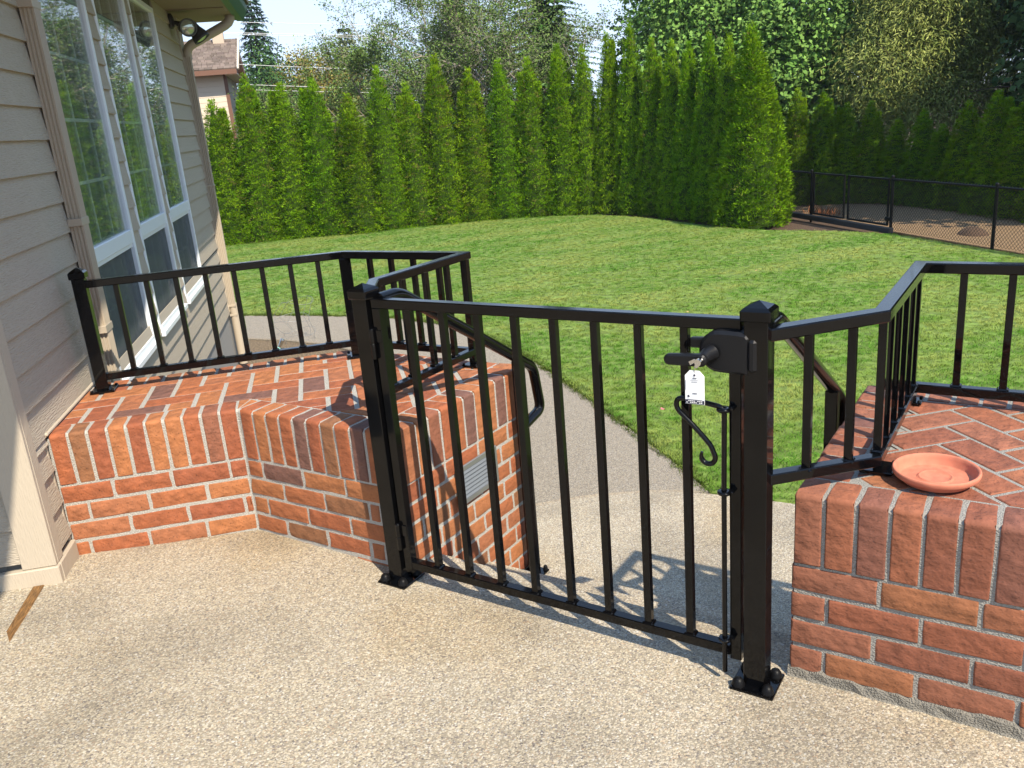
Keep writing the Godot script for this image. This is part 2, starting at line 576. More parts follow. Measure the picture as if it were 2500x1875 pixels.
func cap_mesh(w: float) -> ArrayMesh:
	var mb := MB.new()
	var h := w * 0.5
	mb.box(Vector3(0, 0.0, 0), Vector3(w, 0.026, w), Basis(), 0.003)
	var a := [Vector3(-h + 0.003, 0.013, -h + 0.003), Vector3(h - 0.003, 0.013, -h + 0.003), Vector3(h - 0.003, 0.013, h - 0.003), Vector3(-h + 0.003, 0.013, h - 0.003)]
	var b := []
	for p in a: b.push_back(p * Vector3(0.86, 1, 0.86) + Vector3(0, 0.004, 0))
	for i in 4:
		mb.quad_out(a[i], a[(i + 1) % 4], b[(i + 1) % 4], b[i], Vector3.ZERO)
		mb.tri_out(b[i], b[(i + 1) % 4], Vector3(0, 0.030, 0), Vector3.ZERO)
	return mb.mesh()
func base_plate(parent: Node3D, at: Vector3, w: float, bs: Basis, bolt_r: float, dome: bool) -> void:
	var mb := MB.new()
	mb.box(Vector3(0, 0.004, 0), Vector3(w, 0.008, w), Basis(), 0.002)
	var pl := put("base_plate", mb.mesh(), M.black, parent, Transform3D(bs, at))
	var lb := MB.new()
	if dome:
		lb.lathe(PackedVector2Array([Vector2(bolt_r * 1.12, 0.0), Vector2(bolt_r * 1.12, 0.004), Vector2(bolt_r, 0.006), Vector2(bolt_r * 0.95, 0.011), Vector2(bolt_r * 0.72, 0.017), Vector2(bolt_r * 0.35, 0.0205), Vector2(0.0, 0.0215)]), 14)
	else:
		lb.lathe(PackedVector2Array([Vector2(bolt_r, 0.0), Vector2(bolt_r, 0.004), Vector2(bolt_r * 0.6, 0.006), Vector2(0.0, 0.006)]), 8)
	var bm := lb.mesh()
	for sx in [-1, 1]:
		for sz in [-1, 1]:
			put("bolt", bm, M.black_dull, pl, Transform3D(Basis(), Vector3(sx * (w * 0.5 - bolt_r * 1.25), 0.008, sz * (w * 0.5 - bolt_r * 1.25))))

# ---------------------------------------------------------------- bricks
var brick_cache := {}
func grid_mesh(pts: Array, mb: MB) -> void:
	# smooth shaded sheet over a grid of points, rows of equal length, outside towards +z
	var rows := pts.size()
	var cs: int = pts[0].size()
	var nr: Array = []
	for r in rows:
		var a := PackedVector3Array()
		a.resize(cs)
		nr.push_back(a)
	for r in rows - 1:
		for k in cs - 1:
			var f: Vector3 = (pts[r][k + 1] - pts[r][k]).cross(pts[r + 1][k] - pts[r][k])
			for e in [[r, k], [r, k + 1], [r + 1, k], [r + 1, k + 1]]:
				nr[e[0]][e[1]] += f
	for r in rows - 1:
		for k in cs - 1:
			var A: Vector3 = nr[r][k].normalized()
			var B: Vector3 = nr[r][k + 1].normalized()
			var D: Vector3 = nr[r + 1][k + 1].normalized()
			var E2: Vector3 = nr[r + 1][k].normalized()
			mb.t3(pts[r][k], pts[r][k + 1], pts[r + 1][k + 1], A, B, D)
			mb.t3(pts[r][k], pts[r + 1][k + 1], pts[r + 1][k], A, D, E2)
func brick_mesh(L: float, H: float, D: float, variant: int) -> ArrayMesh:
	var key := "%d_%d_%d_%d" % [roundi(L * 500), roundi(H * 500), roundi(D * 500), variant]
	if brick_cache.has(key): return brick_cache[key]
	var r := RandomNumberGenerator.new()
	r.seed = hash(key)
	var b := 0.0045
	var xs := [-L / 2, -L / 2 + b, -L / 6, L / 6, L / 2 - b, L / 2]
	var ys := [-H / 2, -H / 2 + b, 0.0, H / 2 - b, H / 2]
	var pts := []
	for j in 5:
		var row := PackedVector3Array()
		for i in 6:
			var edge := i == 0 or i == 5 or j == 0 or j == 4
			var z := -b if edge else r.randf_range(-0.0022, 0.0018)
			var jx := 0.0 if edge else r.randf_range(-0.003, 0.003)
			var wob := r.randf_range(-0.0011, 0.0011)
			row.push_back(Vector3(xs[i] + jx + (wob if i == 0 or i == 5 else 0.0), ys[j] + (wob if j == 0 or j == 4 else 0.0), z))
		pts.push_back(row)
	var mb := MB.new()
	grid_mesh(pts, mb)
	var o := Vector3(0, 0, -D * 0.5)
	var p := [Vector3(-L / 2, -H / 2, -b), Vector3(L / 2, -H / 2, -b), Vector3(L / 2, H / 2, -b), Vector3(-L / 2, H / 2, -b)]
	for i in 4:
		var a: Vector3 = p[i]
		var c: Vector3 = p[(i + 1) % 4]
		mb.quad_out(a, c, Vector3(c.x, c.y, -D), Vector3(a.x, a.y, -D), o)
	brick_cache[key] = mb.mesh()
	return brick_cache[key]
func cap_brick_mesh(L: float, H: float, D: float, variant: int) -> ArrayMesh:
	# standing brick with a rounded arris: front face below, top face running back
	var key := "c%d_%d_%d_%d" % [roundi(L * 500), roundi(H * 500), roundi(D * 500), variant]
	if brick_cache.has(key): return brick_cache[key]
	var r := RandomNumberGenerator.new()
	r.seed = hash(key)
	var ra := 0.013
	var prof := [Vector2(0, -0.004), Vector2(0.004, 0.0), Vector2(H * 0.5, 0.0), Vector2(H - ra, 0.0), Vector2(H - ra * 0.3, -ra * 0.3), Vector2(H, -ra), Vector2(H, -D * 0.55), Vector2(H - 0.001, -D + 0.003), Vector2(H - 0.005, -D)]
	var nrm := [Vector2(-0.7, 0.7), Vector2(0, 1), Vector2(0, 1), Vector2(0.2, 1), Vector2(0.7, 0.7), Vector2(1, 0.2), Vector2(1, 0), Vector2(1, -0.3), Vector2(0.7, -0.7)]
	var b := 0.004
	var xs := [-L / 2, -L / 2 + b, L / 2 - b, L / 2]
	var pts := []
	for j in prof.size():
		var row := PackedVector3Array()
		var off := r.randf_range(-0.0020, 0.0015) if j > 0 and j < 7 else 0.0
		for i in 4:
			var q: Vector2 = prof[j]
			var n2: Vector2 = nrm[j]
			var d := -b if i == 0 or i == 3 else off + r.randf_range(-0.0013, 0.0013)
			var jx := r.randf_range(-0.0012, 0.0012)
			row.push_back(Vector3(xs[i] + jx, q.x + n2.x * d, q.y + n2.y * d))
		pts.push_back(row)
	var mb := MB.new()
	grid_mesh(pts, mb)
	for s in [-1, 1]:
		var x: float = s * L / 2.0
		var o := Vector3(0, H * 0.5, -D * 0.5)
		mb.quad_out(Vector3(x, 0.0, -b), Vector3(x, H - b, -b), Vector3(x, H - b, -D), Vector3(x, 0.0, -D), o)
	mb.quad_out(Vector3(-L / 2, 0, -b), Vector3(L / 2, 0, -b), Vector3(L / 2, 0, -D), Vector3(-L / 2, 0, -D), Vector3(0, H, -D * 0.5))
	brick_cache[key] = mb.mesh()
	return brick_cache[key]
func brick_mat(set_: Array, dark: float = 0.16) -> Material:
	var x := rng.randf()
	if x < dark: return set_[rng.randi_range(5, 7)]
	return set_[rng.randi_range(0, 4)]
# stretcher courses on a face; runs: [top, height, start, end, first joint]
func courses(parent: Node3D, o: Vector3, dir: Vector3, out: Vector3, runs: Array, module: float, mats: Array, depth: float = 0.09) -> void:
	var bs := Basis(dir, Vector3.UP, out)
	for c in runs:
		var x: float = c[2]
		var nxt: float = c[4]
		while x < c[3] - 0.012:
			var e: float = minf(nxt, c[3])
			if c[3] - e < 0.018: e = c[3]
			var L: float = e - x - (0.0100 if e < c[3] else 0.003)
			if L > 0.012:
				var p: Vector3 = o + dir * (x + L * 0.5) + out * rng.randf_range(-0.0018, 0.0012) + Vector3.UP * (c[0] - c[1] * 0.5)
				put("brick", brick_mesh(L, c[1], depth, rng.randi_range(0, 3)), brick_mat(mats), parent, Transform3D(bs.rotated(Vector3.UP, rng.randf_range(-0.006, 0.006)), p))
			x = e
			nxt = e + module
func soldiers(parent: Node3D, o: Vector3, dir: Vector3, out: Vector3, x0: float, x1: float, cnt: int, ybot: float, mats: Array, forced: Dictionary = {}) -> void:
	var bs := Basis(dir, Vector3.UP, out)
	var m := (x1 - x0) / cnt
	for k in cnt:
		var L := m - 0.0102 + rng.randf_range(-0.0015, 0.0015)
		var p := o + dir * (x0 + (k + 0.5) * m) + out * rng.randf_range(-0.0012, 0.0015) + Vector3.UP * ybot
		var mt: Material = mats[forced[k]] if forced.has(k) else brick_mat(mats, 0.13)
		put("brick", cap_brick_mesh(L, HT - ybot, 0.105, rng.randi_range(0, 5)), mt, parent, Transform3D(bs.rotated(out, rng.randf_range(-0.007, 0.007)), p))
func herringbone(parent: Node3D, field: PackedVector2Array, x0: float, z0: float, m: float, wide: float, thin: float, mats: Array, dark: Array) -> void:
	var lo := field[0]
	var hi := field[0]
	for p in field:
		lo = lo.min(p); hi = hi.max(p)
	for i in range(int(floor((lo.x - x0) / m)) - 2, int(ceil((hi.x - x0) / m)) + 2):
		for j in range(int(floor((z0 - hi.y) / m)) - 2, int(ceil((z0 - lo.y) / m)) + 2):
			var k := posmod(i - j, 4)
			var w := 0.0
			var h := 0.0
			if k == 0: w = 2 * m; h = m
			elif k == 3: w = m; h = 2 * m
			else: continue
			var xa := x0 + i * m + wide * 0.5
			var xb := x0 + i * m + w - wide * 0.5
			var zb := z0 - j * m - thin * 0.5
			var za := z0 - j * m - h + thin * 0.5
			var jit := rng.randf_range(-0.0012, 0.0012)
			var rect := PackedVector2Array([Vector2(xa, za + jit), Vector2(xb, za - jit), Vector2(xb + jit, zb), Vector2(xa - jit, zb)])
			var cen := Vector2((xa + xb) * 0.5, (za + zb) * 0.5)
			for piece in Geometry2D.intersect_polygons(rect, field):
				var area := 0.0
				for q in piece.size():
					area += piece[q].cross(piece[(q + 1) % piece.size()]) * 0.5
				if absf(area) < 0.0005: continue
				var loc := PackedVector2Array()
				for q in piece: loc.push_back(q - cen)
				var mb := MB.new()
				mb.prism(loc, -0.05, 0.0, 0.0022)
				var mt := brick_mat(mats, 0.10)
				for d in dark:
					if Vector2(d[0], d[1]).distance_to(cen) < m * 0.55: mt = mats[d[2]]
				put("brick", mb.mesh(), mt, parent, Transform3D(Basis().rotated(Vector3.RIGHT, rng.randf_range(-0.006, 0.006)), Vector3(cen.x, HT - 0.001 + rng.randf_range(-0.0012, 0.0012), cen.y)))

func left_platform() -> void:
	rng.seed = 11
	var t := thing("brick_platform", "orange-red brick platform between house wall and gate, herringbone top, metal vent in its side", "brick platform")
	var xa := -0.6207
	var outer := PackedVector2Array([Vector2(xa, 0), Vector2(0, 0), Vector2(C1.x, C1.z), st2(0, 0.772), st2(-0.842, 0.772), Vector2(-0.613, -0.64)])
	var i_ := 0.0042
	var core := PackedVector2Array([Vector2(xa, -i_), Vector2(i_ * 0.414, -i_), st2(-i_, i_), st2(-i_, 0.772 - i_), st2(-0.842, 0.772 - i_), Vector2(-0.615, -0.64 + i_)])
	var mb := MB.new()
	mb.prism(core, -0.75, HT - 0.0036, 0.010)
	put("mortar_core", mb.mesh(), M.mortar_l, t)
	var hs := 0.2824
	var p := 0.0706
	# face A beside the house, face B behind the gate post, the side towards the steps
	var oA := Vector3(xa, 0, 0)
	var firstA := [0.175, 0.085, 0.205, 0.06]
	var firstB := [0.085, 0.175, 0.082, 0.16]
	var rA := []
	var rB := []
	var rS := []
	for k in 13:
		var top := hs - 0.004 - k * p
		if k < 5:
			rA.push_back([top, p - 0.0105, 0.004, 0.6207, firstA[k % 4]])
			rB.push_back([top, p - 0.0105, 0.004, 0.709 - (0.0 if k % 2 == 0 else 0.1), firstB[k % 4]])
		rS.push_back([top, p - 0.0105, 0.1 if k % 2 == 0 else 0.0, 0.772, 0.245 if k % 2 == 0 else 0.19])
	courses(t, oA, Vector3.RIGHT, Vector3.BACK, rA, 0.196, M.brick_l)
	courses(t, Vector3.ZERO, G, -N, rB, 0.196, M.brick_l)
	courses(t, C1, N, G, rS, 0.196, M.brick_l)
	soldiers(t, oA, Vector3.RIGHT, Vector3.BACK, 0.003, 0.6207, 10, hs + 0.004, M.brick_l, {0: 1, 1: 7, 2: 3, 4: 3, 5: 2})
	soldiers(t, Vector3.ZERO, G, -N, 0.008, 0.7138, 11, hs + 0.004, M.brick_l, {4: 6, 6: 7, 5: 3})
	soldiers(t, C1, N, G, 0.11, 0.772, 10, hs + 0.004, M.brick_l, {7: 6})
	# back rims, flat
	for e in [[st(0, 0.772), -G, 0.842, 13, N], [Vector3(0.44, 0, -0.64), Vector3.LEFT, 1.04, 15, Vector3.FORWARD]]:
		var dir: Vector3 = e[1]
		var out: Vector3 = e[4]
		soldiers(t, e[0], dir, out, 0.012 if dir == Vector3.LEFT else 0.11, e[2], e[3], 0.29, M.brick_l)
	var d := 0.112
	var field := PackedVector2Array([Vector2(xa + 0.012, -d), Vector2(d * 0.414, -d), st2(-d, d), st2(-d, 0.66), st2(-0.7956, 0.66), Vector2(-0.60, -0.528)])
	herringbone(t, field, -0.064, -0.095, 0.095, 0.0165, 0.008, M.brick_l, [[0.279, -0.195, 6], [0.031, -0.14, 6], [-0.34, -0.14, 6], [-0.30, -0.33, 6]])
	# the wedge where the two rims part at the inner corner
	for w in [[Vector2(0.004, -0.012), Vector2(0.003, -0.105), Vector2(0.040, -0.105)], [Vector2(0.012, -0.016), Vector2(0.046, -0.1), Vector2(0.068, -0.07)]]:
		var wb := MB.new()
		wb.prism(PackedVector2Array(w), HT - 0.05, HT - 0.0012, 0.002)
		put("brick", wb.mesh(), M.brick_l[2], t)
	# vent
	var vo := C1 + N * 0.403 + G * 0.004 + Vector3.UP * 0.166
	var bs := Basis(N, Vector3.UP, G)
	var vent := MB.new()
	for s in [-1, 1]:
		vent.box(Vector3(s * 0.114, 0, 0.004), Vector3(0.02, 0.142, 0.010), Basis(), 0.002)
		vent.box(Vector3(0, s * 0.061, 0.0035), Vector3(0.208, 0.02, 0.009), Basis(), 0.002)
	vent.box(Vector3(0, 0, -0.001), Vector3(0.21, 0.105, 0.003))
	var vn := put("vent", vent.mesh(), M.galv, t, Transform3D(bs, vo))
	vn.set_meta("label", "grey metal louvred vent set in the side of the brick platform")
	for k in 7:
		var sl := MB.new()
		sl.box(Vector3.ZERO, Vector3(0.204, 0.012, 0.0025), Basis(Vector3.RIGHT, -0.55), 0.0008)
		put("slat", sl.mesh(), M.galv, vn, Transform3D(Basis(), Vector3(0, -0.045 + k * 0.015, 0.006)))

func right_platform() -> void:
	rng.seed = 23
	var t := thing("brick_platform", "darker red brick platform on the right with a clay saucer on its herringbone top", "brick platform")
	var s0 := 1.1943
	var t0 := 0.0292
	var s1 := 2.75
	var t1 := 0.905
	var i_ := 0.0055
	var mb := MB.new()
	mb.prism(PackedVector2Array([st2(s0 + i_, t0 + i_), st2(s1 - i_, t0 + i_), st2(s1 - i_, t1 - i_), st2(s0 + i_, t1 - i_)]), -0.75, HT - 0.0036, 0.010)
	put("mortar_core", mb.mesh(), M.mortar_r, t)
	var fb := MB.new()
	var prev: Array = []
	for k in 61:
		var ss := s0 - 0.004 + (s1 - s0) * k / 60.0
		var g0 := patio_y(st(ss, t0).x, st(ss, t0).z)
		var row := [st(ss, t0 + 0.012, 0.001 + rng.randf_range(-0.004, 0.004)), st(ss, t0 - rng.randf_range(0.001, 0.006), g0 + (0.0 - g0) * rng.randf_range(0.55, 0.85)), st(ss, t0 - rng.randf_range(0.003, 0.010), g0 + rng.randf_range(0.001, 0.005)), st(ss, t0 - rng.randf_range(0.011, 0.017), g0 - 0.004)]
		if k > 0:
			for m in 3: fb.quad_out(prev[m], row[m], row[m + 1], prev[m + 1], st(ss, t0 + 0.2, -0.2))
		prev = row
	put("mortar_footing", fb.mesh(), M.footing, t)
	var hs := 0.2824
	var p := 0.0752
	var rf := []
	var rs := []
	var firstF := [0.203, 0.088, 0.196, 0.085]
	for k in 13:
		var top := hs - 0.004 - k * p
		if k < 4:
			rf.push_back([top, p - 0.0118, 0.0, s1 - s0, firstF[k]])
		rs.push_back([top, p - 0.0105, 0.0, t1 - t0 - (0.1 if k < 4 else 0.0), 0.15 if k % 2 == 0 else 0.08])
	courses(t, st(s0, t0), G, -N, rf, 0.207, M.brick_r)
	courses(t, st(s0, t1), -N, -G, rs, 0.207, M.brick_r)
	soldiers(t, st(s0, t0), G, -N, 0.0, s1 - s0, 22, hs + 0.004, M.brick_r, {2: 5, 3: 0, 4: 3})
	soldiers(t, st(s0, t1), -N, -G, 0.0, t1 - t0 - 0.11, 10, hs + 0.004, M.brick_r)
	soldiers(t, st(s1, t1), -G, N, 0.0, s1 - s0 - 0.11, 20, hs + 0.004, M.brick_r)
	var field := PackedVector2Array([st2(s0 + 0.113, t0 + 0.113), st2(s1 - 0.02, t0 + 0.113), st2(s1 - 0.02, t1 - 0.113), st2(s0 + 0.113, t1 - 0.113)])
	herringbone(t, field, 1.95 - 3 * 0.1, 1.303, 0.1, 0.0125, 0.0125, M.brick_r, [])

# ---------------------------------------------------------------- railings, handrails and gate
func railing_bars(t: Node3D, pts: Array, y0: float, y1: float, bs: Basis) -> void:
	for p in pts:
		stick("bar", t, Vector3(p.x, y0, p.z), Vector3(p.x, y1, p.z), 0.019, 0.019, M.black, 0.0012, bs)
		weld(t, Vector3(p.x, y0, p.z), bs)
func handrail(t: Node3D, s: float, y: float) -> void:
	var mb := MB.new()
	var pts := arc_path([st(s, -0.035, y), st(s, 0.055, y), st(s, 0.765, 0.468), st(s, 0.80, 0.29), st(s, 0.665, 0.262)], 0.035, 7)
	mb.tube(pts, PackedFloat32Array([0.0195]), 14)
	var h := put("handrail", mb.mesh(), M.black, t)
	h.set_meta("label", "round sloping handrail bent back into its post")
	stick("handrail_post", t, st(s, 0.665, -0.355), st(s, 0.665, 0.52), 0.036, 0.036, M.black, 0.002, gate_basis())
	base_plate(t, st(s, 0.665, -0.3535), 0.085, gate_basis(), 0.009, true)
func left_railing() -> void:
	var t := thing("railing", "black steel railing across the left brick platform, from house wall to hinged gate post", "railing")
	var r0 := Vector3(-0.535, 0, -0.50)
	var r1 := Vector3(0.452, 0, -0.515)
	var r3 := st(-0.178, 0.705)
	var l1 := st(-0.178, 0.20)
	var p1 := st(-0.004, -0.042)
	var up := func(p: Vector3, y: float) -> Vector3: return Vector3(p.x, y, p.z)
	var top := MB.new()
	top.sweep(rect_prof(0.036, 0.028, 0.003), PackedVector3Array([up.call(r0, 0.892), up.call(r1, 0.892), up.call(r3, 0.892), up.call(l1, 0.892), up.call(p1, 0.892)]))
	put("top_rail", top.mesh(), M.black, t)
	var bot := MB.new()
	bot.sweep(rect_prof(0.028, 0.026, 0.0025), PackedVector3Array([up.call(r0, 0.527), up.call(r1, 0.527), up.call(r3, 0.527), up.call(l1, 0.527), up.call(p1, 0.527)]))
	put("bottom_rail", bot.mesh(), M.black, t)
	var back := []
	for x in [-0.412, -0.302, -0.194, -0.085, 0.022, 0.129, 0.238, 0.345]:
		back.push_back(Vector3(x, 0, -0.502 - 0.013 * (x + 0.535)))
	railing_bars(t, back, 0.54, 0.879, Basis())
	var diag := []
	for s in [-0.64, -0.53, -0.42, -0.30]: diag.push_back(st(s, 0.705))
	for tt in [0.59, 0.465, 0.34]: diag.push_back(st(-0.178, tt))
	diag.push_back(st(-0.178, 0.235)); diag.push_back(st(-0.115, 0.112))
	railing_bars(t, diag, 0.54, 0.879, gate_basis())
	stick("wall_post", t, Vector3(r0.x, HT, r0.z), Vector3(r0.x, 0.925, r0.z), 0.046, 0.046, M.black, 0.002)
	put("post_cap", cap_mesh(0.058), M.black, t, Transform3D(Basis(), Vector3(r0.x, 0.928, r0.z)))
	base_plate(t, Vector3(r0.x, HT + 0.002, r0.z), 0.09, Basis(), 0.006, false)
	stick("corner_post", t, Vector3(r1.x, HT, r1.z), Vector3(r1.x, 0.879, r1.z), 0.046, 0.046, M.black, 0.002)
	base_plate(t, Vector3(r1.x, HT + 0.002, r1.z), 0.085, Basis(), 0.006, false)
	stick("corner_post", t, Vector3(r3.x, HT, r3.z), Vector3(r3.x, 0.879, r3.z), 0.026, 0.026, M.black, 0.0015, gate_basis())
	base_plate(t, Vector3(r3.x, HT + 0.002, r3.z), 0.07, gate_basis(), 0.005, false)
	stick("gate_post", t, Vector3(p1.x, -0.01, p1.z), Vector3(p1.x, 0.915, p1.z), 0.053, 0.053, M.black, 0.002, gate_basis())
	put("post_cap", cap_mesh(0.067), M.black, t, Transform3D(gate_basis(), Vector3(p1.x, 0.918, p1.z)))
	base_plate(t, Vector3(p1.x, patio_y(p1.x, p1.z) + 0.001, p1.z), 0.108, gate_basis(), 0.0145, true)
	handrail(t, 0.045, 0.900)
func right_railing() -> void:
	var t := thing("railing", "black steel railing on the right brick platform, behind the clay saucer", "railing")
	var p2 := st(1.1352, -0.0476)
	var q1 := st(1.345, 0.19)
	var q2 := st(1.345, 0.78)
	var q3 := st(2.45, 0.78)
	var up := func(p: Vector3, y: float) -> Vector3: return Vector3(p.x, y, p.z)
	var top := MB.new()
	top.sweep(rect_prof(0.038, 0.029, 0.003), PackedVector3Array([up.call(p2, 0.8695), up.call(q1, 0.8695), up.call(q2, 0.8695), up.call(q3, 0.8695)]))
	put("top_rail", top.mesh(), M.black, t)
	var bot := MB.new()
	bot.sweep(rect_prof(0.03, 0.027, 0.0025), PackedVector3Array([up.call(p2, 0.5265), up.call(q1, 0.514), up.call(q2, 0.514), up.call(q3, 0.514)]))
	put("bottom_rail", bot.mesh(), M.black, t)
	var pts := []
	for k in [0.40, 0.76]: pts.push_back(p2.lerp(q1, k))
	for tt in [0.216, 0.317, 0.432, 0.543, 0.652, 0.756]: pts.push_back(st(1.345, tt))
	for k in 10: pts.push_back(st(1.457 + k * 0.117, 0.78))
	railing_bars(t, pts, 0.527, 0.856, gate_basis())
	for q in [st(1.345, 0.236), st(1.347, 0.762), q3]:
		stick("foot", t, Vector3(q.x, HT, q.z), Vector3(q.x, 0.502, q.z), 0.020, 0.026, M.black, 0.0015, gate_basis())
		base_plate(t, Vector3(q.x, HT + 0.002, q.z), 0.075 if q.z > 1.1 else 0.055, gate_basis(), 0.005, false)
	stick("gate_post", t, Vector3(p2.x, -0.03, p2.z), Vector3(p2.x, 0.915, p2.z), 0.053, 0.053, M.black, 0.002, gate_basis())
	put("post_cap", cap_mesh(0.067), M.black, t, Transform3D(gate_basis(), Vector3(p2.x, 0.918, p2.z)))
	base_plate(t, Vector3(p2.x, patio_y(p2.x, p2.z) + 0.001, p2.z), 0.108, gate_basis(), 0.0145, true)
	handrail(t, 1.143, 0.886)
func flat_xf(z: float = 0.0) -> Transform3D:
	# polygons given as (x, -y) stand upright, extruded towards +z
	return Transform3D(Basis(Vector3.RIGHT, Vector3.BACK, Vector3.DOWN), Vector3(0, 0, z))
func gate() -> void:
	var t := thing("gate", "black steel gate of nine square bars between two posts, closed", "gate", st(-0.004, -0.042), -PI / 4)
	var b: Material = M.black
	stick("hinge_stile", t, Vector3(0.048, 0.032, 0), Vector3(0.048, 0.878, 0), 0.028, 0.028, b)
	stick("latch_stile", t, Vector3(1.088, 0.032, 0), Vector3(1.088, 0.878, 0), 0.028, 0.028, b)
	stick("top_rail", t, Vector3(0.034, 0.892, 0), Vector3(1.1025, 0.892, 0), 0.030, 0.028, b, 0.0025)
	stick("bottom_rail", t, Vector3(0.0625, 0.060, 0), Vector3(1.0735, 0.054, 0), 0.028, 0.027, b, 0.002)
	for k in 8:
		var x := 0.160 + k * 0.1153
		stick("bar", t, Vector3(x, 0.072, 0), Vector3(x, 0.879, 0), 0.0195, 0.0195, b, 0.0012)
		weld(t, Vector3(x, 0.0725 - k * 0.0007, 0), Basis())
	for y in [0.775, 0.157]:
		var hb := MB.new()
		hb.lathe(PackedVector2Array([Vector2(0.0, -0.047), Vector2(0.006, -0.046), Vector2(0.0085, -0.042), Vector2(0.0085, -0.002), Vector2(0.0065, -0.001), Vector2(0.0065, 0.001), Vector2(0.0085, 0.002), Vector2(0.0085, 0.042), Vector2(0.006, 0.046), Vector2(0.0, 0.047)]), 12)
		var h := put("hinge", hb.mesh(), b, t, Transform3D(Basis(), Vector3(0.031, y, 0.021)))
		var lf := MB.new()
		lf.box(Vector3(0.017, 0.022, -0.005), Vector3(0.026, 0.036, 0.003), Basis(), 0.001)
		lf.box(Vector3(-0.015, -0.022, -0.003), Vector3(0.024, 0.036, 0.003), Basis(), 0.001)
		put("hinge_leaf", lf.mesh(), b, h)
	# lever lock: rounded case, receiver on the post side, a handle on each face
	var body := PackedVector2Array()
	for k in 13:
		var a := PI * 0.5 + PI * k / 12.0
		body.push_back(Vector2(1.058 + 0.047 * cos(a), -(0.833 + 0.048 * sin(a))))
	body.push_back(Vector2(1.108, -0.783)); body.push_back(Vector2(1.124, -0.780)); body.push_back(Vector2(1.126, -0.79)); body.push_back(Vector2(1.127, -0.868)); body.push_back(Vector2(1.120, -0.877)); body.push_back(Vector2(1.10, -0.880))
	var lb := MB.new()
	lb.prism(body, -0.030, 0.036, 0.007, true)
	var lock := put("lever_lock", lb.mesh(), M.lock, t, flat_xf())
	lock.set_meta("label", "dull black plastic lever lock case")
	var rb := MB.new()
	rb.box(Vector3(1.132, 0.012, -0.828), Vector3(0.020, 0.052, 0.074), Basis(), 0.006)
	put("receiver", rb.mesh(), M.lock, lock)
	for f in [1, -1]:
		var hb := MB.new()
		var z0: float = 0.034 * f
		var z1: float = 0.067 * f
		var hx := 1.032 if f == 1 else 1.035
		hb.tube(PackedVector3Array([Vector3(hx + 0.012, z0, -0.832), Vector3(hx + 0.004, (z0 + z1) * 0.5, -0.828), Vector3(hx, z1, -0.823)]), PackedFloat32Array([0.0195, 0.0165, 0.0135]), 16)
		var out := PackedVector2Array()
		for k in 9:
			var a := PI * 0.5 + PI * k / 8.0
			out.push_back(Vector2(0.957 + 0.0115 * cos(a), -(0.8205 + 0.0125 * sin(a))))
		for k in 9:
			var a := -PI * 0.5 + PI * k / 8.0
			out.push_back(Vector2(hx + 0.0135 * cos(a), -(0.823 + 0.0145 * sin(a))))
		hb.prism(out, minf(z1, z1 + 0.014 * f), maxf(z1, z1 + 0.014 * f), 0.004, true)
		put("lever_handle", hb.mesh(), M.lock, lock)
	# drop rod with a curled pull
	var zf := 0.030
	var rod := MB.new()
	var path: Array = [Vector3(1.066, 0.004, zf), Vector3(1.0665, 0.5, zf), Vector3(1.0685, 0.702, zf), Vector3(1.00, 0.713, zf), Vector3(0.957, 0.716, zf), Vector3(0.952, 0.69, zf), Vector3(1.000, 0.645, zf), Vector3(1.036, 0.607, zf)]
	for k in 9:
		var a := 0.75 - k * 0.56
		path.push_back(Vector3(1.0295 + 0.0175 * cos(a), 0.577 + 0.0185 * sin(a), zf))
	var rad := PackedFloat32Array()
	var rp := arc_path(path, 0.016, 4)
	for i in rp.size(): rad.push_back(0.0062 if i < rp.size() - 8 else 0.0062 - 0.0004 * (i - rp.size() + 8))
	rod.tube(rp, rad, 10)
	var dr := put("drop_rod", rod.mesh(), b, t)
	dr.set_meta("label", "thin black drop rod ending above in a curled hook handle")
	for y in [0.698, 0.493, 0.098]:
		var ring := MB.new()
		ring.lathe(PackedVector2Array([Vector2(0.0075, -0.004), Vector2(0.0155, -0.004), Vector2(0.0165, 0.0), Vector2(0.0155, 0.004), Vector2(0.0075, 0.004)]), 14, Vector3(1.067, y, zf))
		ring.box(Vector3(1.080, y, 0.019), Vector3(0.016, 0.006, 0.022), Basis(), 0.001)
		put("rod_guide", ring.mesh(), b, t)
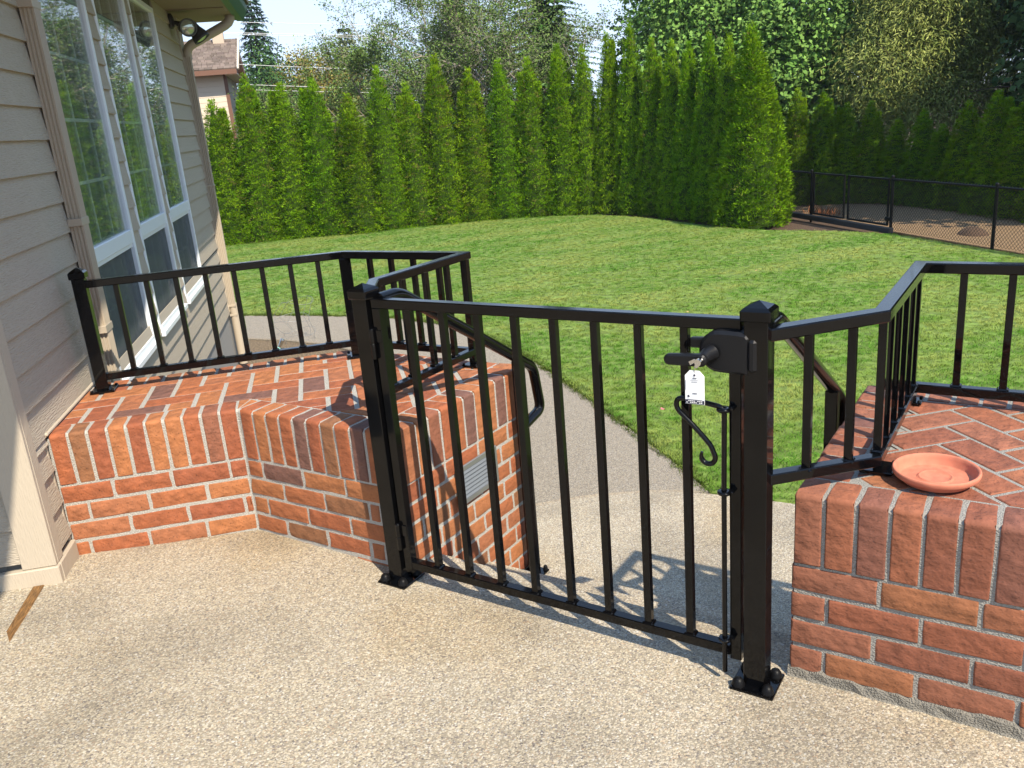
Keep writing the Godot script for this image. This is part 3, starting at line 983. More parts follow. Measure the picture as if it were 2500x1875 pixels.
func key_tag() -> void:
	# hangs from the front handle of the lock
	var bs := gate_basis()
	var t := thing("key_tag", "white cardboard tag with two silver keys hanging from the gate's lever handle", "tag", st(-0.004, -0.042), -PI / 4)
	var z := 0.089
	var kb := MB.new()
	for e in [[1.018, 0.8235, 0.5], [1.030, 0.8175, 0.9]]:
		var c := Vector3(e[0], e[1], z + 0.002)
		var q := Basis(Vector3.BACK, e[2])
		kb.box(c, Vector3(0.016, 0.0085, 0.0016), q, 0.0005)
		kb.box(c + q * Vector3(0.012, 0, 0), Vector3(0.012, 0.004, 0.0016), q, 0.0004)
	kb.tube(PackedVector3Array([Vector3(1.0315, 0.823, 0.076), Vector3(1.0315, 0.823, z + 0.006)]), PackedFloat32Array([0.0075]), 14)
	put("keys", kb.mesh(), M.chrome, t)
	var w := MB.new()
	w.tube(PackedVector3Array([Vector3(1.024, 0.813, z), Vector3(1.022, 0.806, z + 0.002), Vector3(1.022, 0.796, z)]), PackedFloat32Array([0.0009]), 6)
	put("wire_loop", w.mesh(), M.chrome, t)
	var x0 := 1.000
	var x1 := 1.0445
	var y0 := 0.7255
	var y1 := 0.8035
	var pb := MB.new()
	pb.prism(PackedVector2Array([Vector2(x0, -y0), Vector2(x1, -y0), Vector2(x1, -y1 + 0.012), Vector2(x1 - 0.011, -y1), Vector2(x0 + 0.011, -y1), Vector2(x0, -y1 + 0.012)]), 0.0, 0.0012, 0.0, true)
	var card := put("card", pb.mesh(), mat(lin(0.86, 0.86, 0.85), 0.6), t, flat_xf(z))
	var ink := mat(lin(0.02, 0.02, 0.05), 0.6)
	var ib := MB.new()
	var zi := 0.0020
	ib.box(Vector3((x0 + x1) * 0.5, zi, -y0 - 0.0055), Vector3(x1 - x0 - 0.001, 0.0006, 0.0085))
	ib.box(Vector3(1.0225, zi, -0.7860), Vector3(0.009, 0.0006, 0.0013))
	ib.box(Vector3(1.0225, zi, -0.7505), Vector3(0.011, 0.0006, 0.0013))
	ib.box(Vector3(1.0080, zi, -0.7435), Vector3(0.004, 0.0006, 0.0045), Basis(Vector3.UP, 0.6))
	ib.lathe(PackedVector2Array([Vector2(0.0023, -0.0003), Vector2(0.0023, 0.0004), Vector2(0.0, 0.0004)]), 10, Vector3(1.0222, zi, -0.793))
	put("print", ib.mesh(), ink, card)
	var gb := MB.new()
	gb.box(Vector3(1.0222, zi, -0.782), Vector3(0.018, 0.0005, 0.0006))
	gb.box(Vector3(1.0222, zi, -0.7775), Vector3(0.014, 0.0005, 0.0010))
	gb.box(Vector3(1.0025, zi, -0.77), Vector3(0.0007, 0.0005, 0.022))
	gb.box(Vector3(1.0222, zi, -0.7365), Vector3(0.034, 0.0005, 0.0008))
	put("print", gb.mesh(), mat(lin(0.4, 0.4, 0.42), 0.6), card)
	var wb := MB.new()
	for r in 2:
		for k in 9:
			if (k * 7 + r * 3) % 5 == 0: continue
			wb.box(Vector3(x0 + 0.0045 + k * 0.0042, zi + 0.0006, -y0 - 0.0075 + r * 0.0038), Vector3(0.0030, 0.0006, 0.0017))
	put("print", wb.mesh(), mat(lin(0.8, 0.8, 0.8), 0.6), card)
func saucer() -> void:
	var t := thing("plant_saucer", "empty terracotta clay plant saucer on the right brick platform", "plant saucer", Vector3(1.695, HT + 0.001, 1.394))
	var mb := MB.new()
	mb.lathe(PackedVector2Array([Vector2(0.0, 0.0), Vector2(0.072, 0.0), Vector2(0.080, 0.004), Vector2(0.090, 0.016), Vector2(0.0965, 0.018), Vector2(0.1005, 0.022), Vector2(0.1025, 0.030), Vector2(0.1015, 0.035), Vector2(0.098, 0.0365), Vector2(0.0935, 0.033), Vector2(0.0915, 0.026), Vector2(0.086, 0.0115), Vector2(0.080, 0.0085), Vector2(0.043, 0.0085), Vector2(0.0405, 0.0135), Vector2(0.036, 0.0145), Vector2(0.033, 0.0095), Vector2(0.0, 0.009)]), 48)
	put("dish", mb.mesh(), M.terracotta, t, Transform3D(Basis().scaled(Vector3(0.93, 0.93, 0.93)), Vector3.ZERO))

# ---------------------------------------------------------------- the house on the left
func lap_mesh(L: float, h: float) -> ArrayMesh:
	# one lap board: thick lower edge, runs along local z from 0 to L
	var mb := MB.new()
	var a := [Vector3(-0.001, 0, 0), Vector3(0.017, 0, 0), Vector3(0.017, 0.002, 0), Vector3(0.003, h + 0.004, 0), Vector3(-0.001, h + 0.004, 0)]
	var o := Vector3(0.003, h * 0.5, L * 0.5)
	var e := Vector3(0, 0, L)
	for i in 5:
		var p: Vector3 = a[i]
		var q: Vector3 = a[(i + 1) % 5]
		mb.quad_out(p, q, q + e, p + e, o)
	for i in range(1, 4):
		mb.tri_out(a[0], a[i], a[i + 1], o)
		mb.tri_out(a[0] + e, a[i] + e, a[i + 1] + e, o)
	return mb.mesh()
func box_part(called: String, lo: Vector3, hi: Vector3, m: Material, parent: Node, bev: float = 0.0) -> MeshInstance3D:
	var mb := MB.new()
	mb.box(Vector3.ZERO, hi - lo, Basis(), bev)
	return put(called, mb.mesh(), m, parent, Transform3D(Basis(), (lo + hi) * 0.5))
func fluted(z: float, x0: float, w: float, d: float) -> PackedVector2Array:
	var p := PackedVector2Array([Vector2(x0, z - w / 2), Vector2(x0 + d, z - w / 2)])
	for k in 5:
		var zz := z - w / 2 + w * (0.14 + 0.18 * k)
		p.push_back(Vector2(x0 + d, zz - 0.004))
		p.push_back(Vector2(x0 + d - 0.006, zz - 0.0015))
		p.push_back(Vector2(x0 + d - 0.006, zz + 0.0015))
		p.push_back(Vector2(x0 + d, zz + 0.004))
	p.push_back(Vector2(x0 + d, z + w / 2))
	for k in [2, 1, 0]:
		var xx: float = x0 + d * (0.2 + 0.28 * k)
		p.push_back(Vector2(xx + 0.004, z + w / 2))
		p.push_back(Vector2(xx + 0.0015, z + w / 2 - 0.005))
		p.push_back(Vector2(xx - 0.0015, z + w / 2 - 0.005))
		p.push_back(Vector2(xx - 0.004, z + w / 2))
	p.push_back(Vector2(x0, z + w / 2))
	return p
func house() -> void:
	var t := thing("house", "beige lap-sided house on the left with three tall white windows under a green gutter", "house", Vector3(-0.632, 0, 0), -0.018)
	var wins := [[-1.052, -1.902], [-2.07, -2.918], [-3.042, -3.926]]
	var y0 := 0.335
	var y1 := 2.29
	# wall core with openings, closed room behind
	var core: Material = M.inside
	box_part("wall", Vector3(-0.14, -0.6, -5.2), Vector3(-0.002, y0, 0.17), core, t)
	box_part("wall", Vector3(-0.14, y1, -5.2), Vector3(-0.002, 2.6, 0.17), core, t)
	for e in [[0.17, -1.052], [-1.902, -2.07], [-2.918, -3.042], [-3.926, -5.2]]:
		box_part("wall", Vector3(-0.14, y0, e[1]), Vector3(-0.002, y1, e[0]), core, t)
	box_part("wall", Vector3(-4.2, -0.6, 0.03), Vector3(-0.14, 2.6, 0.172), core, t)
	box_part("wall", Vector3(-4.2, -0.6, -5.2), Vector3(-0.14, 2.6, -5.06), core, t)
	box_part("wall", Vector3(-4.34, -0.6, -5.2), Vector3(-4.2, 2.6, 0.172), core, t)
	box_part("floor", Vector3(-4.2, 0.05, -5.06), Vector3(-0.14, 0.12, 0.03), core, t)
	box_part("ceiling", Vector3(-4.2, 2.45, -5.06), Vector3(-0.14, 2.55, 0.03), mat(lin(0.4, 0.4, 0.38), 0.9), t)
	# lap siding, each board a piece
	var pitch := 0.1195
	var lap := {}
	for k in range(-2, 19):
		var yb := 0.109 + pitch * k
		var segs := []
		if k < 3:
			if k >= 0: segs.push_back([0.122, 0.002])
			segs.push_back([-0.645, -5.0])
		else:
			segs.push_back([0.122, -0.91])
			segs.push_back([wins[0][1] - 0.001, wins[1][0] + 0.001])
			segs.push_back([wins[1][1] - 0.001, wins[2][0] + 0.001])
			segs.push_back([wins[2][1] - 0.001, -5.0])
		var h := pitch
		if k == 2: h = 0.092
		for s in segs:
			var L: float = s[0] - s[1]
			var key := "%d_%d" % [roundi(L * 1000), roundi(h * 1000)]
			if not lap.has(key): lap[key] = lap_mesh(L, h)
			put("siding_board", lap[key], M.siding, t, Transform3D(Basis(), Vector3(0, yb, s[1])))
			if k == 2 and s[0] > 0.0:
				put("siding_board", lap_mesh(L, 0.03), M.siding, t, Transform3D(Basis(), Vector3(0, yb + 0.0925, s[1])))
	var fl := lap_mesh(2.4, pitch)
	for k in 19:
		put("siding_board", fl, M.siding, t, Transform3D(Basis(Vector3.UP, -PI / 2), Vector3(-0.088, 0.109 + pitch * k, 0.174)))
	box_part("corner_board", Vector3(0, 0.088, 0.122), Vector3(0.017, 2.36, 0.178), M.trim, t, 0.002)
	box_part("corner_board", Vector3(-0.088, 0.088, 0.1785), Vector3(0.0165, 2.36, 0.197), M.trim, t, 0.002)
	box_part("base_board", Vector3(0, -0.03, 0.002), Vector3(0.024, 0.086, 0.178), M.trim, t, 0.003)
	box_part("base_board", Vector3(-2.5, -0.03, 0.1785), Vector3(0.0235, 0.0865, 0.206), M.trim, t, 0.003)
	box_part("corner_board", Vector3(0, -0.12, -5.2), Vector3(0.018, 2.36, -5.003), M.trim, t, 0.002)
	box_part("trim_board", Vector3(0, 0.10, -1.051), Vector3(0.017, 2.33, -0.912), M.trim, t, 0.002)
	box_part("flashing", Vector3(0.0, 0.471, -0.64), Vector3(0.024, 0.482, 0.01), M.trim, t, 0.003)
	box_part("trim_board", Vector3(0.0, 0.088, 0.0005), Vector3(0.0105, 0.47, 0.012), M.trim, t)
	box_part("foundation", Vector3(-0.1, -0.75, -5.18), Vector3(-0.0015, -0.125, -0.645), mat(lin(0.26, 0.25, 0.23), 0.9), t)
	# windows
	for e in wins:
		var za: float = e[1]
		var zb: float = e[0]
		var mb := MB.new()
		var f := 0.036
		mb.box(Vector3(-0.010, (y0 + y1) * 0.5, za + f * 0.5), Vector3(0.05, y1 - y0, f), Basis(), 0.004)
		mb.box(Vector3(-0.010, (y0 + y1) * 0.5, zb - f * 0.5), Vector3(0.05, y1 - y0, f), Basis(), 0.004)
		mb.box(Vector3(-0.0105, y1 - f * 0.5, (za + zb) * 0.5), Vector3(0.049, f, zb - za - 2 * f), Basis(), 0.004)
		var w := put("window", mb.mesh(), M.vinyl, t)
		box_part("sill", Vector3(-0.06, y0 - 0.002, za - 0.006), Vector3(0.036, 0.364, zb + 0.006), M.vinyl, w, 0.004)
		box_part("sill", Vector3(-0.058, 0.3645, za + f), Vector3(0.017, 0.392, zb - f), M.vinyl, w, 0.003)
		box_part("meeting_rail", Vector3(-0.03, 0.893, za + f), Vector3(0.0125, 0.962, zb - f), M.vinyl, w, 0.003)
		box_part("sash_rail", Vector3(-0.03, 0.872, za + f), Vector3(0.004, 0.8925, zb - f), M.vinyl, w, 0.002)
		box_part("glass_pane", Vector3(-0.004, 0.962, za + f), Vector3(-0.001, y1 - f, zb - f), M.glass, w)
		box_part("glass_pane", Vector3(-0.020, 0.392, za + f), Vector3(-0.017, 0.872, zb - f), M.glass, w)
		box_part("glass_pane", Vector3(-0.022, 0.962, za + f), Vector3(-0.019, y1 - f, zb - f), M.glass, w)
		box_part("insect_screen", Vector3(-0.0075, 0.392, za + f), Vector3(-0.0068, 0.872, zb - f), M.screen, w)
		var inner := zb - za - 2 * f
		for k in [1, 2]:
			var z: float = za + f + inner * k / 3.0
			box_part("muntin", Vector3(-0.018, 0.962, z - 0.005), Vector3(-0.012, y1 - f, z + 0.005), M.muntin, w)
			box_part("muntin", Vector3(-0.052, 0.392, z - 0.006), Vector3(-0.044, 0.872, z + 0.006), M.muntin, w)
		for y in [1.236, 1.506, 1.777, 2.047]:
			box_part("muntin", Vector3(-0.0175, y - 0.007, za + f), Vector3(-0.0125, y + 0.007, zb - f), M.muntin, w)
		box_part("muntin", Vector3(-0.0515, 0.63, za + f), Vector3(-0.0445, 0.642, zb - f), M.muntin, w)
		for g in [0.022, 0.058]:
			box_part("sash_stile", Vector3(-0.052, 0.392, za + f + g), Vector3(-0.04, 0.872, za + f + g + 0.022), M.curtain, w, 0.002)
		# pleated curtain drawn to the far side of the window, in the room
		var cb := MB.new()
		for k in 9:
			var zz := za + 0.05 + k * 0.034
			cb.tube(PackedVector3Array([Vector3(-0.26 + 0.014 * (k % 2), 0.25, zz), Vector3(-0.26 + 0.012 * (k % 2), 2.35, zz + 0.004)]), PackedFloat32Array([0.021]), 7)
		put("curtain", cb.mesh(), M.curtain, w)
	# rain gutter, soffit, roof
	box_part("soffit", Vector3(0.0, 2.352, -5.42), Vector3(0.462, 2.372, 2.8), M.soffit, t)
	for z in [-4.55, -3.3, -2.1, -0.9]:
		box_part("soffit_batten", Vector3(0.02, 2.344, z), Vector3(0.44, 2.352, z + 0.018), M.soffit, t)
	var gb := MB.new()
	gb.prism(PackedVector2Array([Vector2(0.463, -2.345), Vector2(0.515, -2.345), Vector2(0.53, -2.37), Vector2(0.556, -2.42), Vector2(0.563, -2.45), Vector2(0.563, -2.475), Vector2(0.463, -2.475)]), -5.43, 2.8, 0.0, true)
	var gt := put("gutter", gb.mesh(), M.green, t, flat_xf())
	gt.set_meta("label", "dark green rain gutter along the eave")
	var rb := MB.new()
	rb.prism(PackedVector2Array([Vector2(0.585, -2.476), Vector2(0.585, -2.505), Vector2(-4.4, -4.25), Vector2(-4.4, -4.19), Vector2(0.45, -2.476)]), -5.44, 2.8, 0.0, true)
	put("roof", rb.mesh(), mat(lin(0.09, 0.075, 0.06), 0.9), t, flat_xf())
	var fb := MB.new()
	fb.prism(PackedVector2Array([Vector2(0.46, -2.376), Vector2(0.46, -2.45), Vector2(-4.3, -4.12), Vector2(-4.3, -2.376)]), -5.40, -5.36, 0.0, true)
	put("gable_board", fb.mesh(), M.siding, t, flat_xf())
	# downspouts
	var sp := MB.new()
	sp.prism(fluted(-0.848, 0.014, 0.078, 0.052), 0.472, 2.36, 0.0, true)
	var d1 := put("downspout", sp.mesh(), M.spout, t)
	for y in [1.085, 0.64, 1.9]:
		box_part("strap", Vector3(0.0135, y, -0.905), Vector3(0.0675, y + 0.030, -0.792), M.spout, d1, 0.001)
	var sp2 := MB.new()
	sp2.prism(fluted(-5.05, 0.02, 0.075, 0.052), -0.06, 2.05, 0.0, true)
	sp2.tube(PackedVector3Array([Vector3(0.046, 2.03, -5.05), Vector3(0.047, 2.075, -5.05), Vector3(0.060, 2.115, -5.05), Vector3(0.095, 2.145, -5.05), Vector3(0.385, 2.275, -5.05), Vector3(0.418, 2.297, -5.05), Vector3(0.436, 2.325, -5.05), Vector3(0.439, 2.37, -5.05)]), PackedFloat32Array([0.038]), 8)
	sp2.tube(PackedVector3Array([Vector3(0.048, -0.05, -5.05), Vector3(0.056, -0.61, -5.03)]), PackedFloat32Array([0.037]), 14)
	for k in 9:
		var a := 0.12 + k * 0.16
		sp2.tube(PackedVector3Array([Vector3(0.40 + 0.037 * sin(a), 2.298 + 0.055 * (1 - cos(a)), -5.05), Vector3(0.40 + 0.037 * sin(a), 2.304 + 0.055 * (1 - cos(a)), -5.05)]), PackedFloat32Array([0.0405]), 10)
	var d2 := put("downspout", sp2.mesh(), M.spout, t)
	for y in [0.99, -0.075, -0.16]:
		box_part("strap", Vector3(0.012, y, -5.093), Vector3(0.0765, y + 0.018, -5.007), M.spout, d2, 0.001)
func flood_light() -> void:
	var t := thing("flood_light", "twin-headed dark outdoor flood light on the house wall below the soffit", "flood light", Vector3(-0.549, 2.262, -4.64), -0.018)
	var hb := MB.new()
	hb.lathe(PackedVector2Array([Vector2(0.058, 0.0), Vector2(0.058, 0.018), Vector2(0.04, 0.03), Vector2(0.02, 0.034), Vector2(0.0, 0.034)]), 20)
	put("mount", hb.mesh(), M.dark_plastic, t, Transform3D(Basis(Vector3.BACK, -PI / 2), Vector3(0.012, 0.02, 0)))
	var ab := MB.new()
	ab.tube(PackedVector3Array([Vector3(0.03, 0.015, 0), Vector3(0.09, 0.0, 0.0), Vector3(0.14, -0.02, -0.01)]), PackedFloat32Array([0.016]), 10)
	ab.tube(PackedVector3Array([Vector3(0.06, 0.0, 0), Vector3(0.13, -0.03, -0.03), Vector3(0.18, -0.055, -0.04)]), PackedFloat32Array([0.014]), 10)
	put("arm", ab.mesh(), M.dark_plastic, t)
	for e in [[Vector3(0.135, -0.035, 0.03), Vector3(0.42, -0.12, 0.9)], [Vector3(0.21, -0.085, -0.02), Vector3(0.5, -0.80, 0.05)]]:
		var dir: Vector3 = (e[1] as Vector3).normalized()
		var x := dir.cross(Vector3.UP).normalized()
		var bs := Basis(x, dir, x.cross(dir))
		var cb := MB.new()
		cb.lathe(PackedVector2Array([Vector2(0.0, -0.11), Vector2(0.03, -0.108), Vector2(0.042, -0.09), Vector2(0.048, -0.04), Vector2(0.062, 0.0), Vector2(0.068, 0.03), Vector2(0.068, 0.045), Vector2(0.058, 0.045), Vector2(0.055, 0.03)]), 24)
		var lamp := put("lamp_head", cb.mesh(), M.dark_plastic if e[0].x > 0.2 else mat(lin(0.10, 0.10, 0.095), 0.45), t, Transform3D(bs, e[0]))
		var lb := MB.new()
		lb.lathe(PackedVector2Array([Vector2(0.056, 0.033), Vector2(0.04, 0.042), Vector2(0.02, 0.047), Vector2(0.0, 0.048)]), 20)
		put("lens", lb.mesh(), M.lens, lamp)

# ---------------------------------------------------------------- ground
func flat(poly: Array, y: float, depth: float) -> ArrayMesh:
	var mb := MB.new()
	mb.prism(PackedVector2Array(poly), y - depth, y, 0.008)
	return mb.mesh()
var lawn_edge: Array = []
func ground() -> void:
	var gm := MB.new()
	gm.quad(Vector3(-160, LOW - 0.07, 120), Vector3(160, LOW - 0.07, 120), Vector3(160, LOW - 0.07, -200), Vector3(-160, LOW - 0.07, -200))
	struct("ground", gm.mesh(), M.bark)
	# upper patio, slightly tilted, ending in a straight nosing behind the gate
	var pm := MB.new()
	var pp := [st2(-0.25, 0.153), st2(8.0, 0.153), Vector2(9, 9), Vector2(-6, 9), Vector2(-6, -0.3), Vector2(-0.3, -0.3)]
	var mid := Vector2(1.0, 2.0)
	for i in pp.size():
		var a: Vector2 = pp[i]
		var b: Vector2 = pp[(i + 1) % pp.size()]
		pm.up_tri(Vector3(a.x, patio_y(a.x, a.y), a.y), Vector3(b.x, patio_y(b.x, b.y), b.y), Vector3(mid.x, patio_y(mid.x, mid.y), mid.y), 1.0)
		pm.side_quad(Vector3(a.x, -0.7, a.y), Vector3(b.x, -0.7, b.y), Vector3(b.x, patio_y(b.x, b.y), b.y), Vector3(a.x, patio_y(a.x, a.y), a.y), Vector3((a + b).x * 0.5 - mid.x, 0, (a + b).y * 0.5 - mid.y))
	struct("patio", pm.mesh(), M.patio)
	struct("step", flat([st2(-0.01, 0.16), st2(1.21, 0.16), st2(1.21, 0.44), st2(-0.01, 0.44)], -0.19, 0.5), M.patio)
	struct("step", flat([st2(-0.01, 0.43), st2(1.21, 0.43), st2(1.21, 0.73), st2(-0.01, 0.73)], -0.355, 0.32), M.patio)
	struct("landing", flat([st2(-0.02, 0.3), st2(1.25, 0.3), st2(1.25, 0.95), Vector2(2.522, -0.529), Vector2(2.34, -0.683), Vector2(2.169, -0.816), Vector2(2.046, -0.898), Vector2(1.884, -0.964), Vector2(1.628, -1.025), Vector2(1.44, -1.04), Vector2(1.286, -1.036), Vector2(0.973, -1.019), Vector2(0.859, -0.415)], LOW, 0.08), M.patio)
	lawn_edge = [Vector2(2.175, -0.837), Vector2(2.175, -1.201), Vector2(2.141, -1.782), Vector2(2.078, -2.523), Vector2(1.987, -3.525), Vector2(1.884, -4.288), Vector2(1.702, -4.949), Vector2(1.429, -5.541), Vector2(1.064, -6.054), Vector2(0.592, -6.464), Vector2(0.062, -6.862), Vector2(-0.621, -7.284), Vector2(-1.533, -7.705), Vector2(-4.038, -8.388)]
	var path := [Vector2(1.286, -1.05), Vector2(1.44, -1.053), Vector2(1.628, -1.039), Vector2(1.884, -0.978), Vector2(2.053, -0.912)]
	path.append_array(lawn_edge)
	path.append_array([Vector2(-4.038, -7.249), Vector2(-1.419, -6.509), Vector2(-0.496, -6.031), Vector2(-0.109, -5.723), Vector2(0.233, -5.382), Vector2(0.574, -4.858), Vector2(0.802, -4.06), Vector2(0.973, -2.693), Vector2(1.041, -1.554), Vector2(1.03, -1.042)])
	struct("path", flat(path, LOW - 0.003, 0.08), M.path)
	struct("soil_bed", flat([Vector2(-0.758, -1.099), Vector2(0.518, -1.099), Vector2(1.03, -0.757), Vector2(1.03, -1.441), Vector2(0.973, -2.693), Vector2(0.802, -4.06), Vector2(0.574, -4.858), Vector2(0.233, -5.393), Vector2(-0.109, -5.735), Vector2(-0.496, -6.042), Vector2(-0.62, -6.09)], LOW - 0.025, 0.05), M.soil)
	var lawn: Array = []
	for i in range(lawn_edge.size() - 1, -1, -1): lawn.push_back(lawn_edge[i])
	lawn.append_array([Vector2(2.317, -0.7), Vector2(2.568, -0.484), Vector2(3.251, 0.154), Vector2(7.921, 4.141), Vector2(8.103, -0.415), Vector2(8.058, -5.541), Vector2(7.989, -7.42), Vector2(7.636, -8.104), Vector2(7.124, -8.73), Vector2(6.805, -9.186), Vector2(6.554, -9.869), Vector2(6.418, -10.666), Vector2(6.235, -11.578), Vector2(5.985, -12.375), Vector2(5.62, -13.058), Vector2(4.96, -13.628), Vector2(3.707, -14.14), Vector2(2.112, -14.425), Vector2(-0.052, -14.653), Vector2(-1.647, -14.938), Vector2(-6.886, -15.45), Vector2(-6.886, -8.73)])
	struct("lawn", flat(lawn, LOW + 0.004, 0.08), M.turf)
	struct("wood_chip_ground", flat([Vector2(8.263, 6.419), Vector2(8.24, -4.971), Vector2(8.263, -10.211), Vector2(8.718, -12.375), Vector2(22.728, -14.083), Vector2(27.284, 6.419)], LOW - 0.02, 0.05), M.chips)
	# grass
	var poly := PackedVector2Array(lawn)
	var r := RandomNumberGenerator.new()
	r.seed = 5
	var tb := MB.new()
	for k in 11:
		var a := r.randf() * TAU
		var p := Vector3(cos(a), 0, sin(a)) * (0.030 * sqrt(r.randf()))
		var b := r.randf() * TAU
		var lean := Vector3(cos(b), 0, sin(b)) * r.randf_range(0.3, 1.2)
		var dir := (Vector3.UP + lean).normalized()
		var side := Vector3(-sin(b + 0.6), 0, cos(b + 0.6))
		var g := r.randf_range(0.75, 1.2)
		tb.col = Color(g * r.randf_range(0.9, 1.1), g, g * 0.9)
		tb.leaf(p, dir, side, r.randf_range(0.013, 0.026), 0.0036, (Vector3.UP * 2.6 + dir.cross(side) * 0.5).normalized(), 0.12)
	var tuft := tb.mesh()
	var nz := FastNoiseLite.new()
	nz.seed = 3; nz.frequency = 0.55; nz.fractal_octaves = 4
	var nf := FastNoiseLite.new()
	nf.seed = 8; nf.frequency = 3.0; nf.fractal_octaves = 3
	var xfs := []
	var cols := []
	var cam := Vector2(0.374, 2.989)
	for i in 230000:
		var q := Vector2(r.randf_range(-2.6, 8.1), r.randf_range(-15.5, 1.6))
		var d := q.distance_to(cam)
		if r.randf() > pow(minf(1.0, 5.0 / d), 1.15): continue
		if (q.x - cam.x) > 1.05 * (cam.y - q.y): continue
		if not Geometry2D.is_point_in_polygon(q, poly): continue
		var s := r.randf_range(0.75, 1.25) * (1.0 + 0.02 * d)
		# mowing stripes run across the view
		var stripe := 0.5 + 0.5 * sin((q.y * 0.94 + q.x * 0.34) * 6.2 + nz.get_noise_2d(q.x, q.y) * 2.0)
		var dry := clampf(0.40 + nz.get_noise_2d(q.x * 0.8 + 20.0, q.y * 1.6) * 1.1 + nf.get_noise_2d(q.x * 0.6, q.y * 1.6) * 0.65 + (stripe - 0.5) * 0.40, 0.0, 1.0)
		var cc := Color(0.105, 0.245, 0.024).lerp(Color(0.335, 0.365, 0.095), dry)
		var g := r.randf_range(0.88, 1.12)
		xfs.push_back(Transform3D(Basis(Vector3.UP, r.randf() * TAU).scaled(Vector3(s, s * r.randf_range(0.8, 1.15), s)), Vector3(q.x, LOW + 0.003, q.y)))
		cols.push_back(Color(cc.r * g, cc.g * g, cc.b * g))
	# shaggy rim along the path
	for i in lawn_edge.size() - 1:
		var a: Vector2 = lawn_edge[i]
		var b: Vector2 = lawn_edge[i + 1]
		for k in int(a.distance_to(b) * 190.0):
			var q := a.lerp(b, r.randf()) + Vector2(r.randf_range(-0.035, 0.05), r.randf_range(-0.03, 0.02))
			var g := r.randf_range(0.5, 1.0)
			xfs.push_back(Transform3D(Basis(Vector3.UP, r.randf() * TAU).scaled(Vector3(1.1, r.randf_range(1.0, 2.1), 1.1)), Vector3(q.x, LOW - 0.008, q.y)))
			cols.push_back(Color(0.12 * g, 0.17 * g, 0.03 * g))
	scatter("grass", tuft, M.grass, xfs, cols)
	# weeds beside the downspout
	var wb := MB.new()
	for k in 60:
		var b := r.randf() * TAU
		var dir := (Vector3.UP + Vector3(cos(b), 0, sin(b)) * r.randf_range(0.1, 0.7)).normalized()
		wb.col = Color(0.07, 0.17, 0.025) * r.randf_range(0.8, 1.5)
		wb.leaf(Vector3(r.randf_range(-0.09, 0.09), 0, r.randf_range(-0.16, 0.16)), dir, Vector3(-sin(b), 0, cos(b)), r.randf_range(0.08, 0.2), 0.012, Vector3.UP, 0.1)
	var weed := put("weeds", wb.mesh(), M.grass, null, Transform3D(Basis(), Vector3(-0.60, LOW - 0.02, -5.45)))
	tag(weed, "tuft of green weeds at the foot of the far downspout", "weeds")
	# timber strip let into the patio at the house corner
	var sb := MB.new()
	sb.prism(PackedVector2Array([Vector2(-0.702, 0.206), Vector2(-0.668, 0.206), Vector2(-0.662, 3.2), Vector2(-0.702, 3.2)]), -0.03, 0.0325, 0.003)
	struct("timber_joint", sb.mesh(), M.wood)

